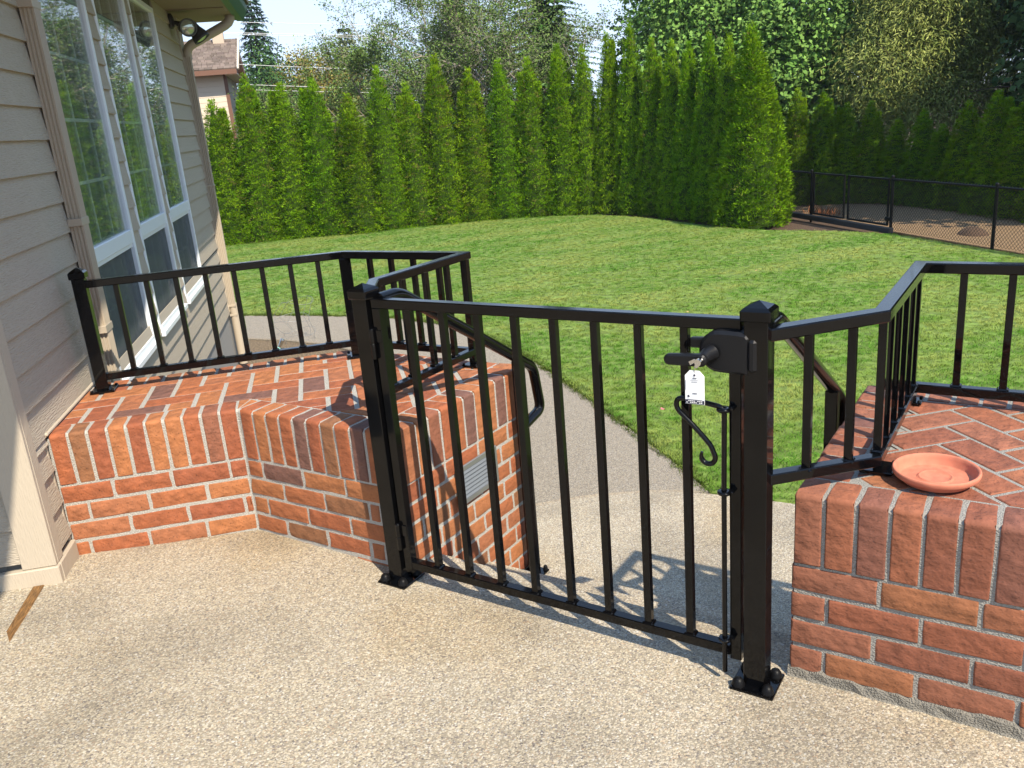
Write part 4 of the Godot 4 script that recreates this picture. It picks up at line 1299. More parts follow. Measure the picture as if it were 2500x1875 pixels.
func small_things() -> void:
	# fallen leaves and petals
	var r := RandomNumberGenerator.new()
	r.seed = 77
	var spots := [[2.203, -1.885, 0], [2.408, -2.033, 0], [-0.395, 1.28, 1], [3.251, -2.921, 2], [2.169, -3.832, 2], [3.707, -4.516, 2], [2.682, -5.427, 2], [4.39, -3.946, 2], [1.315, -7.363, 2], [5.187, -5.997, 2], [3.365, -7.477, 2], [5.871, -6.794, 2]]
	var looks := [["pink petal lying on the lawn beside the path edge", "petal", Color(0.62, 0.17, 0.20), 0.020], ["small orange leaf lying on the patio near the timber strip", "leaf", Color(0.55, 0.16, 0.05), 0.022], ["pale tan leaf fallen on the lawn", "leaf", Color(0.55, 0.36, 0.16), 0.024]]
	for s in spots:
		var k: Array = looks[s[2]]
		var mb := MB.new()
		mb.col = k[2]
		mb.leaf(Vector3.ZERO, Vector3.RIGHT, Vector3.BACK, k[3] * 1.6, k[3], Vector3.UP, -0.25)
		mb.leaf(Vector3.ZERO, Vector3(0.6, 0.2, 0.75).normalized(), Vector3(-0.75, 0, 0.6), k[3] * 1.1, k[3] * 0.8, Vector3.UP, 0.2)
		var y := LOW + 0.038 if s[2] != 1 else patio_y(s[0], s[1]) + 0.004
		var o := put("fallen_" + k[1], mb.mesh(), M.twig, null, Transform3D(Basis(Vector3.UP, r.randf() * TAU), Vector3(s[0], y, s[1])))
		tag(o, k[0], k[1], "" if s[2] == 1 else ("pink petals on the lawn" if s[2] == 0 else "pale leaves scattered over the lawn"))
	# wire plant cage in the soil bed
	var c := thing("plant_cage", "thin galvanised wire plant cage standing in the soil bed beside the path", "plant cage", Vector3(-0.018, LOW - 0.02, -5.678))
	var rings := [[0.155, 0.40, Vector3(0.07, 0, -0.02)], [0.20, 0.235, Vector3(-0.03, 0, 0.0)], [0.155, 0.10, Vector3(0.05, 0, 0.03)]]
	for e in rings:
		var mb := MB.new()
		var pth := PackedVector3Array()
		for k in 29:
			var a := TAU * k / 28.0
			pth.push_back((e[2] as Vector3) + Vector3(e[0] * cos(a), e[1] + 0.02 * sin(a * 2.0 + e[0] * 20.0), e[0] * sin(a)))
		mb.tube(pth, PackedFloat32Array([0.0017]), 5)
		put("ring", mb.mesh(), M.galv, c)
	for k in 5:
		var a := TAU * k / 5.0 + 0.4
		var d := Vector3(cos(a), 0, sin(a))
		var mb := MB.new()
		mb.tube(PackedVector3Array([rings[0][2] + d * 0.155 + Vector3(0, 0.41, 0), rings[1][2] + d * 0.20 + Vector3(0, 0.235, 0), rings[2][2] + d * 0.155 + Vector3(0, 0.1, 0), rings[2][2] + d * 0.15 + Vector3(0, -0.02, 0)]), PackedFloat32Array([0.0017]), 5)
		put("stake", mb.mesh(), M.galv, c)
	# hose nozzle lying up against the soil
	var h := thing("hose_nozzle", "chrome garden hose nozzle with a turquoise end sticking up from the soil bed", "hose nozzle", Vector3(-0.198, LOW - 0.03, -5.382))
	var hb := MB.new()
	hb.lathe(PackedVector2Array([Vector2(0.014, 0.05), Vector2(0.016, 0.06), Vector2(0.016, 0.085), Vector2(0.019, 0.09), Vector2(0.019, 0.105), Vector2(0.022, 0.11), Vector2(0.022, 0.135), Vector2(0.012, 0.138), Vector2(0.0, 0.138)]), 16)
	put("barrel", hb.mesh(), M.chrome, h, Transform3D(Basis(Vector3(0.5, 0, -0.8).normalized(), -0.0).rotated(Vector3.BACK, -0.55), Vector3.ZERO))
	var eb := MB.new()
	eb.lathe(PackedVector2Array([Vector2(0.013, 0.0), Vector2(0.015, 0.01), Vector2(0.015, 0.048), Vector2(0.0, 0.05)]), 14)
	put("connector", eb.mesh(), mat(lin(0.25, 0.55, 0.50), 0.5), h, Transform3D(Basis().rotated(Vector3.BACK, -0.55), Vector3.ZERO))

# ---------------------------------------------------------------- vegetation
func col_var(r: RandomNumberGenerator, a: Color, b: Color, spread: float) -> Color:
	var c := a.lerp(b, r.randf())
	var k := r.randf_range(1.0 - spread, 1.0 + spread)
	return Color(c.r * k, c.g * k, c.b * k)
func cedar_r(t: float) -> float:
	return minf(1.0, 0.93 + 0.9 * t) * (0.70 * pow(maxf(0.0, 1.0 - pow(t, 2.0)), 0.75) + 0.30 * (1.0 - t))
func arborvitae_mesh(seed_: int, H: float, R: float, leaders: Array, dull: float) -> Array:
	# a column of upright fan-shaped sprays gathered in clumps round a brown interior
	var r := RandomNumberGenerator.new()
	r.seed = seed_
	var mb := MB.new()
	var cones := [[Vector3.ZERO, 1.0, R]]
	for l in leaders: cones.push_back(l)
	var phase := r.randf() * 10.0
	for ci in cones.size():
		var cn: Array = cones[ci]
		var h: float = H * cn[1]
		var rad: float = cn[2]
		var off: Vector3 = cn[0]
		var clumps := int(2500 * cn[1] * (rad / R) * (0.55 if ci > 0 else 1.0))
		for k in clumps:
			var t := 1.0 - pow(r.randf(), 0.62) if ci == 0 else r.randf_range(0.35, 1.0)
			var a := r.randf() * TAU
			var lump := 1.0 + 0.10 * sin(a * 3.0 + phase + t * 7.0) + 0.07 * sin(a * 7.0 + t * 23.0 + phase)
			var rr := rad * cedar_r(t) * lump + r.randf_range(-0.040, 0.008)
			var out := Vector3(cos(a), 0, sin(a))
			var c := off * minf(1.0, t * 1.6) + out * rr + Vector3.UP * (t * h + 0.01)
			var tone := col_var(r, Color(0.082, 0.190, 0.006), Color(0.185, 0.300, 0.010), 0.2)
			if r.randf() < dull: tone = col_var(r, Color(0.13, 0.15, 0.03), Color(0.16, 0.14, 0.04), 0.15)
			var tan_ := Vector3(-out.z, 0, out.x)
			var cdir := (out * r.randf_range(0.35, 0.95) + Vector3.UP * r.randf_range(0.35, 1.0) + tan_ * r.randf_range(-0.5, 0.5)).normalized()
			var fan := (tan_ * r.randf_range(-1.0, 1.0) + out * r.randf_range(-0.4, 0.4) + Vector3.UP * r.randf_range(-0.3, 0.3)).normalized()
			fan = (fan - cdir * fan.dot(cdir)).normalized()
			var fn := cdir.cross(fan).normalized()
			if fn.dot(out + Vector3.UP * 0.4) < 0.0: fn = -fn
			var top := smoothstep(0.82, 1.0, t)
			for s in 9:
				var u := (s - 4.0) / 4.0
				var d := (cdir + fan * (u * 0.95) + Vector3(r.randf_range(-0.25, 0.25), r.randf_range(-0.2, 0.3) + top * 0.9, r.randf_range(-0.25, 0.25))).normalized()
				var p := c + fan * (u * 0.038) + cdir * r.randf_range(-0.03, 0.02) + fn * r.randf_range(-0.012, 0.012)
				var sd := d.cross(fn).normalized()
				sd = (sd + fn * r.randf_range(-0.5, 0.5)).normalized()
				var nm := d.cross(sd).normalized()
				if nm.dot(out + Vector3.UP * 0.3) < 0.0: nm = -nm
				nm = (nm + out * 0.35 + Vector3.UP * 0.15).normalized()
				var g := r.randf_range(0.8, 1.22)
				mb.col = Color(tone.r * g, tone.g * g, tone.b * g)
				mb.leaf(p, d, sd, r.randf_range(0.030, 0.054), r.randf_range(0.009, 0.0145), nm, 0.1)
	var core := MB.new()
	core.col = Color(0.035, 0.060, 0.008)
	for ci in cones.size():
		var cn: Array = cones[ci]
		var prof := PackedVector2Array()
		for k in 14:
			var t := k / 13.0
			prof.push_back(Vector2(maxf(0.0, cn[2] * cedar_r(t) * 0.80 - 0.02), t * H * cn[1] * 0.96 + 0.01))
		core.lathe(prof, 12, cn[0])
	return [mb.mesh(), core.mesh()]
func hedge() -> void:
	var kinds := []
	var lead := [[], [[Vector3(0.13, 0, 0.05), 0.93, 0.22]], [[Vector3(-0.12, 0, 0.06), 0.9, 0.2], [Vector3(0.13, 0, -0.02), 0.84, 0.19]], [[Vector3(0.11, 0, 0.07), 0.95, 0.24]], [], [[Vector3(-0.14, 0, 0.03), 0.88, 0.21]]]
	var trunk := MB.new()
	trunk.col = Color(0.10, 0.065, 0.04)
	trunk.tube(PackedVector3Array([Vector3(0, -0.08, 0), Vector3(0, 0.5, 0), Vector3(0.01, 2.2, 0)]), PackedFloat32Array([0.045, 0.035, 0.008]), 7)
	var tm := trunk.mesh()
	for k in 6:
		kinds.push_back(arborvitae_mesh(100 + k, 2.6, 0.385, lead[k], 0.10 if k % 3 == 2 else 0.03))
	var r := RandomNumberGenerator.new()
	r.seed = 9
	# x, z, height, kind, spread
	var main := [[-2.045, -15.109, 2.51, 0, 1.253], [-1.305, -15.063, 2.73, 1, 1.253], [-0.621, -14.904, 3.14, 2, 1.207], [0.005, -14.847, 2.92, 3, 1.23], [0.62, -14.733, 2.98, 1, 1.23], [1.235, -14.562, 2.64, 5, 1.276], [1.85, -14.596, 3.09, 0, 1.139], [2.385, -14.619, 2.76, 2, 1.139], [2.978, -14.562, 3.21, 5, 1.196], [3.593, -14.459, 2.93, 2, 1.139], [4.185, -14.311, 3.03, 4, 1.116], [4.732, -14.14, 3.03, 2, 1.116], [5.279, -13.913, 3.21, 1, 1.116], [5.689, -13.651, 3.14, 0, 0.98], [6.064, -13.32, 3.3, 3, 0.98], [6.349, -12.853, 3.44, 4, 0.98], [6.554, -12.318, 3.1, 5, 0.934], [6.702, -11.783, 3.01, 0, 0.911], [6.816, -11.293, 2.92, 1, 0.911], [6.941, -10.803, 2.98, 3, 0.934], [7.055, -10.348, 2.94, 4, 0.911]]
	var says := ["leftmost, half hidden by the house", "first full one right of the house corner", "with a brownish middle, before the neighbour's wall corner", "rounded, right of the neighbouring house", "with a blunt twin top below the power lines", "lowest of the row, under the open sky", "tall single spire left of the bare twiggy tree", "short twin-topped, left of the two clear tall spires", "tall with two clear spires under the twiggy tree", "three small points, right of the two clear spires", "single smooth cone in front of the dark twigs", "leaning twin points left of the drooping conifer", "slim with twin spires below the drooping conifer", "under the dark green conifer's right edge", "beside the tallest spire, to its left", "the tallest spire of the row, against the maple", "just right of the tallest spire", "at the bend of the row where the lawn turns", "in part shade, third left of the big front one", "mostly in shade, second left of the big front one", "in the shadow just left of the big front one"]
	for i in main.size():
		var e: Array = main[i]
		if i < 13: e[4] *= 1.13
		plant_column(e, kinds, tm, r, "green hedge arborvitae, " + says[i], "arborvitae along the far edge of the lawn")
	plant_column([7.124, -9.732, 3.0, 3, 1.458], kinds, tm, r, "big broad arborvitae at the end of the row, standing forward beside the black fence", "arborvitae along the far edge of the lawn")
	plant_column([7.488, -10.006, 2.45, 4, 1.139], kinds, tm, r, "narrow arborvitae tucked against the right side of the big front one", "arborvitae along the far edge of the lawn")
	var rear := [[8.627, -11.749, 1.99, 0, 0.911], [9.003, -11.578, 2.05, 2, 0.854], [9.379, -11.35, 1.94, 1, 0.968], [9.721, -11.145, 1.73, 3, 0.911], [10.028, -10.894, 1.73, 5, 0.911], [10.222, -10.416, 1.42, 0, 0.911], [10.29, -9.869, 1.55, 4, 0.968], [10.313, -9.414, 1.31, 2, 0.911], [10.336, -8.901, 1.65, 0, 1.025], [10.336, -8.332, 1.77, 1, 1.082], [10.313, -7.705, 1.71, 5, 1.139], [10.256, -7.022, 1.71, 3, 1.139], [10.256, -6.338, 1.71, 2, 1.139]]
	var said := ["sunlit, first right of the big one", "sunlit, with a double top", "sunlit, above the fence gate", "sunlit, with a brown gap low down", "last sunlit one before the shade", "small dark one where the shade begins", "dark, under the pale willow", "lowest dark one under the willow", "dark rounded one behind the fence rail", "dark pointed one, tallest in the shade", "dark one beside the bent conifer branch", "dark one at the photo's right edge", "dark one last to the right"]
	for i in rear.size():
		plant_column(rear[i], kinds, tm, r, "young arborvitae behind the chain-link fence, " + said[i], "young arborvitae behind the chain-link fence")
func plant_column(e: Array, kinds: Array, trunk: Mesh, r: RandomNumberGenerator, label: String, group: String) -> void:
	var t := thing("arborvitae", label, "tree", Vector3(e[0], LOW - 0.03, e[1]), r.randf() * TAU, group)
	var sy: float = e[2] / 2.6
	var sx: float = e[4]
	var b := Basis().scaled(Vector3(sx, sy, sx))
	put("trunk", trunk, M.twig, t, Transform3D(b, Vector3.ZERO))
	put("foliage", kinds[e[3]][0], M.hedge[r.randi_range(0, 3)], t, Transform3D(b, Vector3.ZERO))
	put("inner_branches", kinds[e[3]][1], M.twig, t, Transform3D(b, Vector3.ZERO))

# leaves spread through lobes of a crown; every lobe is a set of leafy twigs
func leafy_lobe(mb: MB, r: RandomNumberGenerator, c: Vector3, rad: Vector3, twigs: int, per: int, L: float, W: float, ca: Color, cb: Color, droop: float, spread: float) -> void:
	for k in twigs:
		var u := Vector3(r.randfn(), r.randfn(), r.randfn()).normalized()
		var depth := pow(r.randf(), 0.45)
		var p := c + u * rad * depth
		var tone := col_var(r, ca, cb, 0.22)
		var tdir := (u + Vector3(r.randfn() * 0.4, r.randfn() * 0.3 - droop, r.randfn() * 0.4)).normalized()
		for j in per:
			var q := p + tdir * (j * spread / per) + Vector3(r.randfn(), r.randfn(), r.randfn()) * (spread * 0.28)
			var d := (tdir * 0.5 + Vector3(r.randfn(), r.randfn() * 0.7 - droop * 1.5, r.randfn()) * 0.7).normalized()
			var nm := (u * 0.5 + Vector3.UP * 0.6 + Vector3(r.randfn(), r.randfn(), r.randfn()) * 0.55).normalized()
			var s := nm.cross(d).normalized()
			var f := d.cross(s).normalized()
			if f.dot(nm) < 0.0: f = -f
			var g := r.randf_range(0.78, 1.25)
			mb.col = Color(tone.r * g, tone.g * g, tone.b * g)
			mb.leaf(q, d, s, L * r.randf_range(0.7, 1.2), W * r.randf_range(0.7, 1.2), (f + nm * 0.4).normalized(), 0.15)
func limb(mb: MB, r: RandomNumberGenerator, a: Vector3, b: Vector3, r0: float, r1: float, wob: float, sides: int = 6) -> void:
	var pts := PackedVector3Array()
	var rad := PackedFloat32Array()
	var seg := 6
	for k in seg + 1:
		var t := float(k) / seg
		var w := wob * sin(PI * t) * a.distance_to(b)
		pts.push_back(a.lerp(b, t) + Vector3(r.randf_range(-1, 1), r.randf_range(-0.5, 0.5), r.randf_range(-1, 1)) * w * 0.35)
		rad.push_back(lerpf(r0, r1, t))
	mb.tube(pts, rad, sides, false)
func broad_tree(called: String, label: String, group: String, at: Vector3, seed_: int, lobes: Array, leaf: Array, trunk_col: Color, trunk_r: float) -> void:
	# lobes: [offset, radii, twigs]; leaf: [L, W, colour a, colour b, droop, leaves per twig, twig length]
	var r := RandomNumberGenerator.new()
	r.seed = seed_
	var t := thing(called, label, "tree", at, 0.0, group)
	var tb := MB.new()
	tb.col = trunk_col
	var top: Vector3 = lobes[0][0] * GROW
	var fork := Vector3(0, top.y * 0.45, 0)
	limb(tb, r, Vector3(0, -0.3, 0), fork, trunk_r, trunk_r * 0.7, 0.04, 9)
	for l in lobes:
		var c: Vector3 = l[0] * GROW
		limb(tb, r, fork, c, trunk_r * 0.5, trunk_r * 0.12, 0.10)
		for k in 4:
			var rr: Vector3 = l[1] * GROW
			limb(tb, r, fork.lerp(c, r.randf_range(0.6, 1.0)), c + Vector3(r.randfn() * rr.x, r.randfn() * rr.y, r.randfn() * rr.z) * 0.55, trunk_r * 0.14, trunk_r * 0.03, 0.14, 4)
	put("trunk", tb.mesh(), M.twig, t)
	var mb := MB.new()
	for l in lobes:
		leafy_lobe(mb, r, l[0] * GROW, l[1] * GROW, l[2], leaf[5], leaf[0], leaf[1], leaf[2], leaf[3], leaf[4], leaf[6])
	put("crown", mb.mesh(), M.leafy, t)
func conifer(label: String, group: String, at: Vector3, seed_: int, H_: float, R_: float, ca: Color, cb: Color, needle: float, whorls: int, droop: float) -> void:
	var r := RandomNumberGenerator.new()
	r.seed = seed_
	var H := H_ * GROW
	var R := R_ * GROW
	var t := thing("conifer", label, "tree", at, 0.0, group)
	var tb := MB.new()
	tb.col = Color(0.07, 0.05, 0.035)
	limb(tb, r, Vector3(0, -0.3, 0), Vector3(0, H, 0), H * 0.022, 0.01, 0.01, 8)
	var mb := MB.new()
	for w in whorls:
		var f := w / float(whorls)
		var y := H * (0.10 + 0.88 * f)
		var len_ := R * pow(1.0 - f, 0.85) * r.randf_range(0.8, 1.15) + 0.08 * R
		var n_ := 5 + int(4 * (1.0 - f))
		var a0 := r.randf() * TAU
		for k in n_:
			var a := a0 + TAU * k / n_ + r.randf_range(-0.3, 0.3)
			var L := len_ * r.randf_range(0.65, 1.12)
			var out := Vector3(cos(a), 0, sin(a))
			var tone := col_var(r, ca, cb, 0.2)
			tb.col = Color(0.07, 0.05, 0.035)
			var tip := Vector3(0, y - droop * L, 0) + out * L
			tb.tube(PackedVector3Array([Vector3(0, y, 0), Vector3(0, y - droop * L * 0.3, 0) + out * L * 0.5, tip]), PackedFloat32Array([0.012 * H * 0.2, 0.007 * H * 0.2, 0.003]), 4, false)
			var side := Vector3(-out.z, 0, out.x)
			var steps := maxi(4, int(L / (needle * 0.42)))
			for s in steps:
				var q := float(s + 1) / steps
				var base := Vector3(0, y - droop * L * q * q, 0) + out * (L * q)
				var sl := needle * (1.25 - 0.75 * q)
				for sg in [-1, 1]:
					for m in 2:
						var d: Vector3 = (side * sg * r.randf_range(0.5, 1.0) + out * r.randf_range(0.35, 0.9) + Vector3.UP * r.randf_range(-0.55, 0.25)).normalized()
						var nm := (Vector3.UP + out * 0.35 + Vector3(r.randfn(), r.randfn(), r.randfn()) * 0.3).normalized()
						var sd := nm.cross(d).normalized()
						var g := r.randf_range(0.75, 1.25)
						mb.col = Color(tone.r * g, tone.g * g, tone.b * g)
						mb.leaf(base + Vector3(0, r.randf_range(-0.03, 0.03) * needle, 0), d, sd, sl * r.randf_range(0.7, 1.2), sl * 0.34, nm, 0.25)
	put("trunk", tb.mesh(), M.twig, t)
	put("foliage", mb.mesh(), M.needle, t)
func twig_grow(tb: MB, mb: MB, r: RandomNumberGenerator, p: Vector3, d: Vector3, L: float, rad: float, lvl: int, leafy: float, size: float) -> void:
	var pts := PackedVector3Array([p])
	var rads := PackedFloat32Array([rad])
	var cur := p
	var dir := d
	for k in 4:
		dir = (dir + Vector3(r.randfn() * 0.16, r.randfn() * 0.10 + 0.02, r.randfn() * 0.16)).normalized()
		cur += dir * (L / 4.0)
		pts.push_back(cur)
		rads.push_back(rad * (1.0 - 0.16 * (k + 1)))
		if lvl > 0:
			var kids := 1 if k < 3 else 2
			if lvl <= 2: kids += 1 if r.randf() < 0.35 else 0
			for c in kids:
				if k == 0 and r.randf() < 0.5: continue
				var nd := (dir + Vector3(r.randfn(), r.randfn() * 0.7, r.randfn()) * 0.62).normalized()
				twig_grow(tb, mb, r, cur, nd, L * r.randf_range(0.5, 0.74), rad * 0.5, lvl - 1, leafy, size)
		if lvl <= 1:
			for j in 5:
				if r.randf() > leafy: continue
				var tone := col_var(r, Color(0.085, 0.165, 0.032), Color(0.185, 0.255, 0.07), 0.25)
				mb.col = tone
				var ld := Vector3(r.randfn(), r.randfn() * 0.6 - 0.2, r.randfn()).normalized()
				var nm := (Vector3.UP + Vector3(r.randfn(), r.randfn(), r.randfn()) * 0.7).normalized()
				mb.leaf(cur + Vector3(r.randfn(), r.randfn(), r.randfn()) * size * 0.9, ld, nm.cross(ld).normalized(), size, size * 0.5, nm, 0.15)
	tb.tube(pts, rads, 5 if lvl > 1 else 3, false)
func twiggy_tree(label: String, at: Vector3, seed_: int, trunks: Array, leafy: float, size: float, bark: Color) -> void:
	var r := RandomNumberGenerator.new()
	r.seed = seed_
	var t := thing("twiggy_tree", label, "tree", at)
	var tb := MB.new()
	var mb := MB.new()
	tb.col = bark
	for e in trunks:
		twig_grow(tb, mb, r, e[0] * GROW, (e[1] as Vector3).normalized(), e[2] * GROW, e[3], 4, leafy, size)
	put("trunk", tb.mesh(), M.twig, t)
	put("crown", mb.mesh(), M.leafy, t)
func background_trees() -> void:
	var far := "trees far behind the hedge"
	var dk := Color(0.030, 0.062, 0.030)
	var dk2 := Color(0.060, 0.105, 0.045)
	conifer("tall blue-green fir just right of the neighbour's roof", far, Vector3(-1.419, LOW, -45.975), 1, 7.9, 2.5, Color(0.030, 0.070, 0.042), Color(0.055, 0.105, 0.06), 0.42, 30, 0.32)
	conifer("smaller pointed fir right of the tall blue-green fir", far, Vector3(0.802, LOW, -50.531), 2, 5.6, 1.8, dk, dk2, 0.42, 20, 0.32)
	conifer("dark lone fir rising over the grey-brown trees below the sky", far, Vector3(3.707, LOW, -57.365), 3, 7.6, 2.2, dk, dk2, 0.5, 22, 0.2)
	var mk := [Color(0.085, 0.13, 0.035), Color(0.15, 0.185, 0.06)]
	broad_tree("roadside_tree", "green rounded tree beside the neighbour's roof edge", far, Vector3(-0.9, LOW, -36.2), 4, [[Vector3(0, 2.9, 0), Vector3(1.2, 1.9, 1.1), 800], [Vector3(0.7, 1.5, 0.4), Vector3(1.2, 1.4, 0.8), 500]], [0.116, 0.075, Color(0.05, 0.12, 0.032), Color(0.10, 0.18, 0.05), 0.1, 10, 0.35], Color(0.1, 0.075, 0.05), 0.16)
	broad_tree("roadside_tree", "orange-tinged tree below the sky gap right of the firs", far, Vector3(0.8, LOW, -38.0), 5, [[Vector3(0, 3.4, 0), Vector3(1.5, 1.35, 1.0), 850], [Vector3(1.3, 2.6, 0.4), Vector3(1.6, 1.3, 0.9), 800], [Vector3(-0.5, 2.0, 0.6), Vector3(1.6, 1.5, 0.8), 700]], [0.116, 0.075, Color(0.20, 0.20, 0.055), Color(0.34, 0.25, 0.06), 0.1, 10, 0.32], Color(0.12, 0.09, 0.06), 0.15)
	broad_tree("roadside_tree", "grey-brown half-bare tree in the middle of the sky gap", far, Vector3(2.9, LOW, -38.5), 6, [[Vector3(0, 4.1, 0), Vector3(1.5, 1.35, 1.0), 650], [Vector3(0.8, 3.0, 0.3), Vector3(2.0, 1.6, 1.0), 850], [Vector3(-1.0, 2.5, 0.4), Vector3(1.5, 1.4, 0.9), 650]], [0.088, 0.051, Color(0.13, 0.165, 0.065), Color(0.25, 0.26, 0.12), 0.1, 10, 0.4], Color(0.18, 0.14, 0.10), 0.18)
	broad_tree("roadside_tree", "blue-green bushy tree under the power lines left of the twiggy tree", far, Vector3(3.9, LOW, -32.6), 7, [[Vector3(0, 3.3, 0), Vector3(1.2, 1.6, 0.9), 800], [Vector3(0.2, 1.8, 0.5), Vector3(1.7, 1.5, 0.8), 800]], [0.102, 0.061, Color(0.07, 0.14, 0.06), Color(0.13, 0.21, 0.09), 0.1, 10, 0.3], Color(0.1, 0.08, 0.06), 0.14)
	broad_tree("roadside_tree", "low green thicket tree right behind the hedge's left part", far, Vector3(1.3, LOW, -27.0), 8, [[Vector3(0, 1.8, 0), Vector3(1.8, 1.1, 0.8), 700], [Vector3(2.2, 1.9, 0.2), Vector3(1.5, 1.3, 0.8), 600], [Vector3(-1.6, 1.5, -0.4), Vector3(1.1, 1.0, 0.8), 400]], [0.088, 0.058, Color(0.085, 0.14, 0.04), Color(0.16, 0.20, 0.065), 0.15, 10, 0.28], Color(0.1, 0.08, 0.06), 0.1)
	broad_tree("roadside_tree", "dull green tree behind the twiggy trees, closing the view below the sky", far, Vector3(6.0, LOW, -33.0), 41, [[Vector3(0, 2.3, 0), Vector3(2.0, 1.5, 0.8), 800], [Vector3(2.2, 2.0, 0.5), Vector3(1.8, 1.4, 0.8), 700]], [0.102, 0.061, Color(0.07, 0.12, 0.045), Color(0.14, 0.19, 0.075), 0.1, 10, 0.3], Color(0.1, 0.08, 0.06), 0.14)
	twiggy_tree("large half-bare twiggy tree with pale branches behind the middle of the hedge", Vector3(3.764, LOW, -22.626), 31, [[Vector3(0, 0, 0), Vector3(-0.25, 1.0, 0.0), 2.6, 0.07], [Vector3(0.25, 0, 0.2), Vector3(0.25, 1.0, 0.1), 2.8, 0.07], [Vector3(0.5, 0, -0.2), Vector3(0.5, 1.0, -0.1), 2.5, 0.08], [Vector3(-0.2, 0, 0.1), Vector3(-0.6, 1.0, 0.2), 2.2, 0.07]], 0.95, 0.07, Color(0.25, 0.22, 0.165))
	twiggy_tree("pale-barked bare tree whose twigs droop right of the twiggy tree's middle", Vector3(5.643, LOW, -21.487), 32, [[Vector3(0, 0, 0), Vector3(0.1, 1.0, 0.0), 2.7, 0.065], [Vector3(0.3, 0, 0.2), Vector3(0.5, 0.9, 0.1), 2.3, 0.07], [Vector3(-0.2, 0, 0.0), Vector3(-0.35, 1.0, 0.2), 2.5, 0.08]], 0.75, 0.065, Color(0.31, 0.28, 0.22))
	conifer("dark shaggy conifer seen through the twiggy trees' branches", far, Vector3(5.415, LOW, -25.473), 9, 5.2, 1.8, Color(0.045, 0.075, 0.025), Color(0.08, 0.11, 0.04), 0.26, 26, 0.35)
	conifer("broad drooping green conifer behind the hedge's bend", far, Vector3(7.807, LOW, -22.626), 10, 4.5, 1.7, Color(0.08, 0.14, 0.045), Color(0.14, 0.21, 0.07), 0.24, 30, 0.42)
	conifer("tall dark green cedar with a straight right edge against the sky", far, Vector3(8.604, LOW, -27.182), 11, 9.0, 2.1, Color(0.05, 0.12, 0.022), Color(0.10, 0.20, 0.04), 0.26, 48, 0.15)
	broad_tree("shade_tree", "dark airy tree right of the sky gap behind the tallest hedge spire", far, Vector3(10.882, LOW, -22.056), 12, [[Vector3(0, 3.4, 0), Vector3(1.5, 1.3, 1.2), 620], [Vector3(-0.4, 2.0, 0.4), Vector3(1.2, 1.0, 1.0), 380], [Vector3(0.8, 4.6, 0), Vector3(1.6, 1.3, 1.2), 520]], [0.082, 0.054, Color(0.055, 0.12, 0.03), Color(0.125, 0.20, 0.06), 0.1, 10, 0.3], Color(0.1, 0.08, 0.06), 0.17)
	var maple := [0.115, 0.10, Color(0.085, 0.185, 0.034), Color(0.19, 0.31, 0.075), 0.25, 7, 0.30]
	broad_tree("maple", "broad-leaved maple directly behind the tallest hedge spires", "maples behind the hedge", Vector3(10.541, LOW, -18.867), 13, [[Vector3(0, 3.6, 0), Vector3(1.5, 1.5, 1.2), 1350], [Vector3(-0.6, 2.0, 0.5), Vector3(1.4, 1.2, 1.0), 1050], [Vector3(0.9, 2.3, 0.6), Vector3(1.4, 1.5, 1.0), 1200]], maple, Color(0.12, 0.1, 0.075), 0.2)
	broad_tree("maple", "broad-leaved maple behind the big front arborvitae, right of the other maple", "maples behind the hedge", Vector3(12.477, LOW, -17.045), 14, [[Vector3(0, 3.4, 0), Vector3(1.5, 1.6, 1.2), 1350], [Vector3(-1.0, 1.9, 0.3), Vector3(1.4, 1.3, 1.0), 1125], [Vector3(0.9, 1.7, 0.5), Vector3(1.4, 1.4, 1.0), 1125], [Vector3(0.2, 0.8, 0.3), Vector3(1.3, 0.9, 0.8), 630]], maple, Color(0.12, 0.1, 0.075), 0.2)
	broad_tree("dark_tree", "dark tree mass behind the maples, seen through their leaves", "", Vector3(12.6, LOW, -23.5), 42, [[Vector3(0, 3.2, 0), Vector3(2.4, 2.2, 1.0), 1500], [Vector3(2.6, 3.0, 0.6), Vector3(2.2, 2.2, 1.0), 1500], [Vector3(5.0, 3.4, 2.2), Vector3(2.2, 2.4, 1.0), 1500]], [0.19, 0.14, Color(0.034, 0.070, 0.020), Color(0.07, 0.115, 0.034), 0.2, 5, 0.34], Color(0.08, 0.06, 0.045), 0.25)
	var olive := [0.12, 0.024, Color(0.150, 0.20, 0.042), Color(0.29, 0.315, 0.095), 0.42, 9, 0.34]
	broad_tree("willow", "olive-yellow fine-leaved willow above the fence at right", "", Vector3(14.072, LOW, -14.767), 15, [[Vector3(0.3, 3.0, 0), Vector3(1.5, 1.3, 1.2), 11300], [Vector3(-0.9, 2.0, 0.4), Vector3(1.2, 0.95, 1.0), 1300], [Vector3(0.9, 1.9, 0.5), Vector3(1.2, 1.0, 1.0), 1300], [Vector3(-0.2, 1.2, 0.9), Vector3(1.2, 0.6, 0.6), 800]], olive, Color(0.13, 0.10, 0.07), 0.15)
	# the dark wood at the right edge and the trees beside the lawn, out of the frame, that shade it
	var wood := [0.17, 0.13, Color(0.032, 0.062, 0.020), Color(0.065, 0.10, 0.032), 0.2, 5, 0.34]
	broad_tree("dark_tree", "dark leafy tree filling the upper right corner", "dark trees at the right edge", Vector3(16.122, LOW, -12.033), 16, [[Vector3(0, 3.6, 0), Vector3(1.8, 1.8, 1.6), 1800], [Vector3(-0.5, 1.6, 0.6), Vector3(1.9, 1.2, 1.2), 1600], [Vector3(0.8, 2.2, 1.2), Vector3(1.8, 1.6, 1.4), 1600]], wood, Color(0.08, 0.06, 0.045), 0.25)
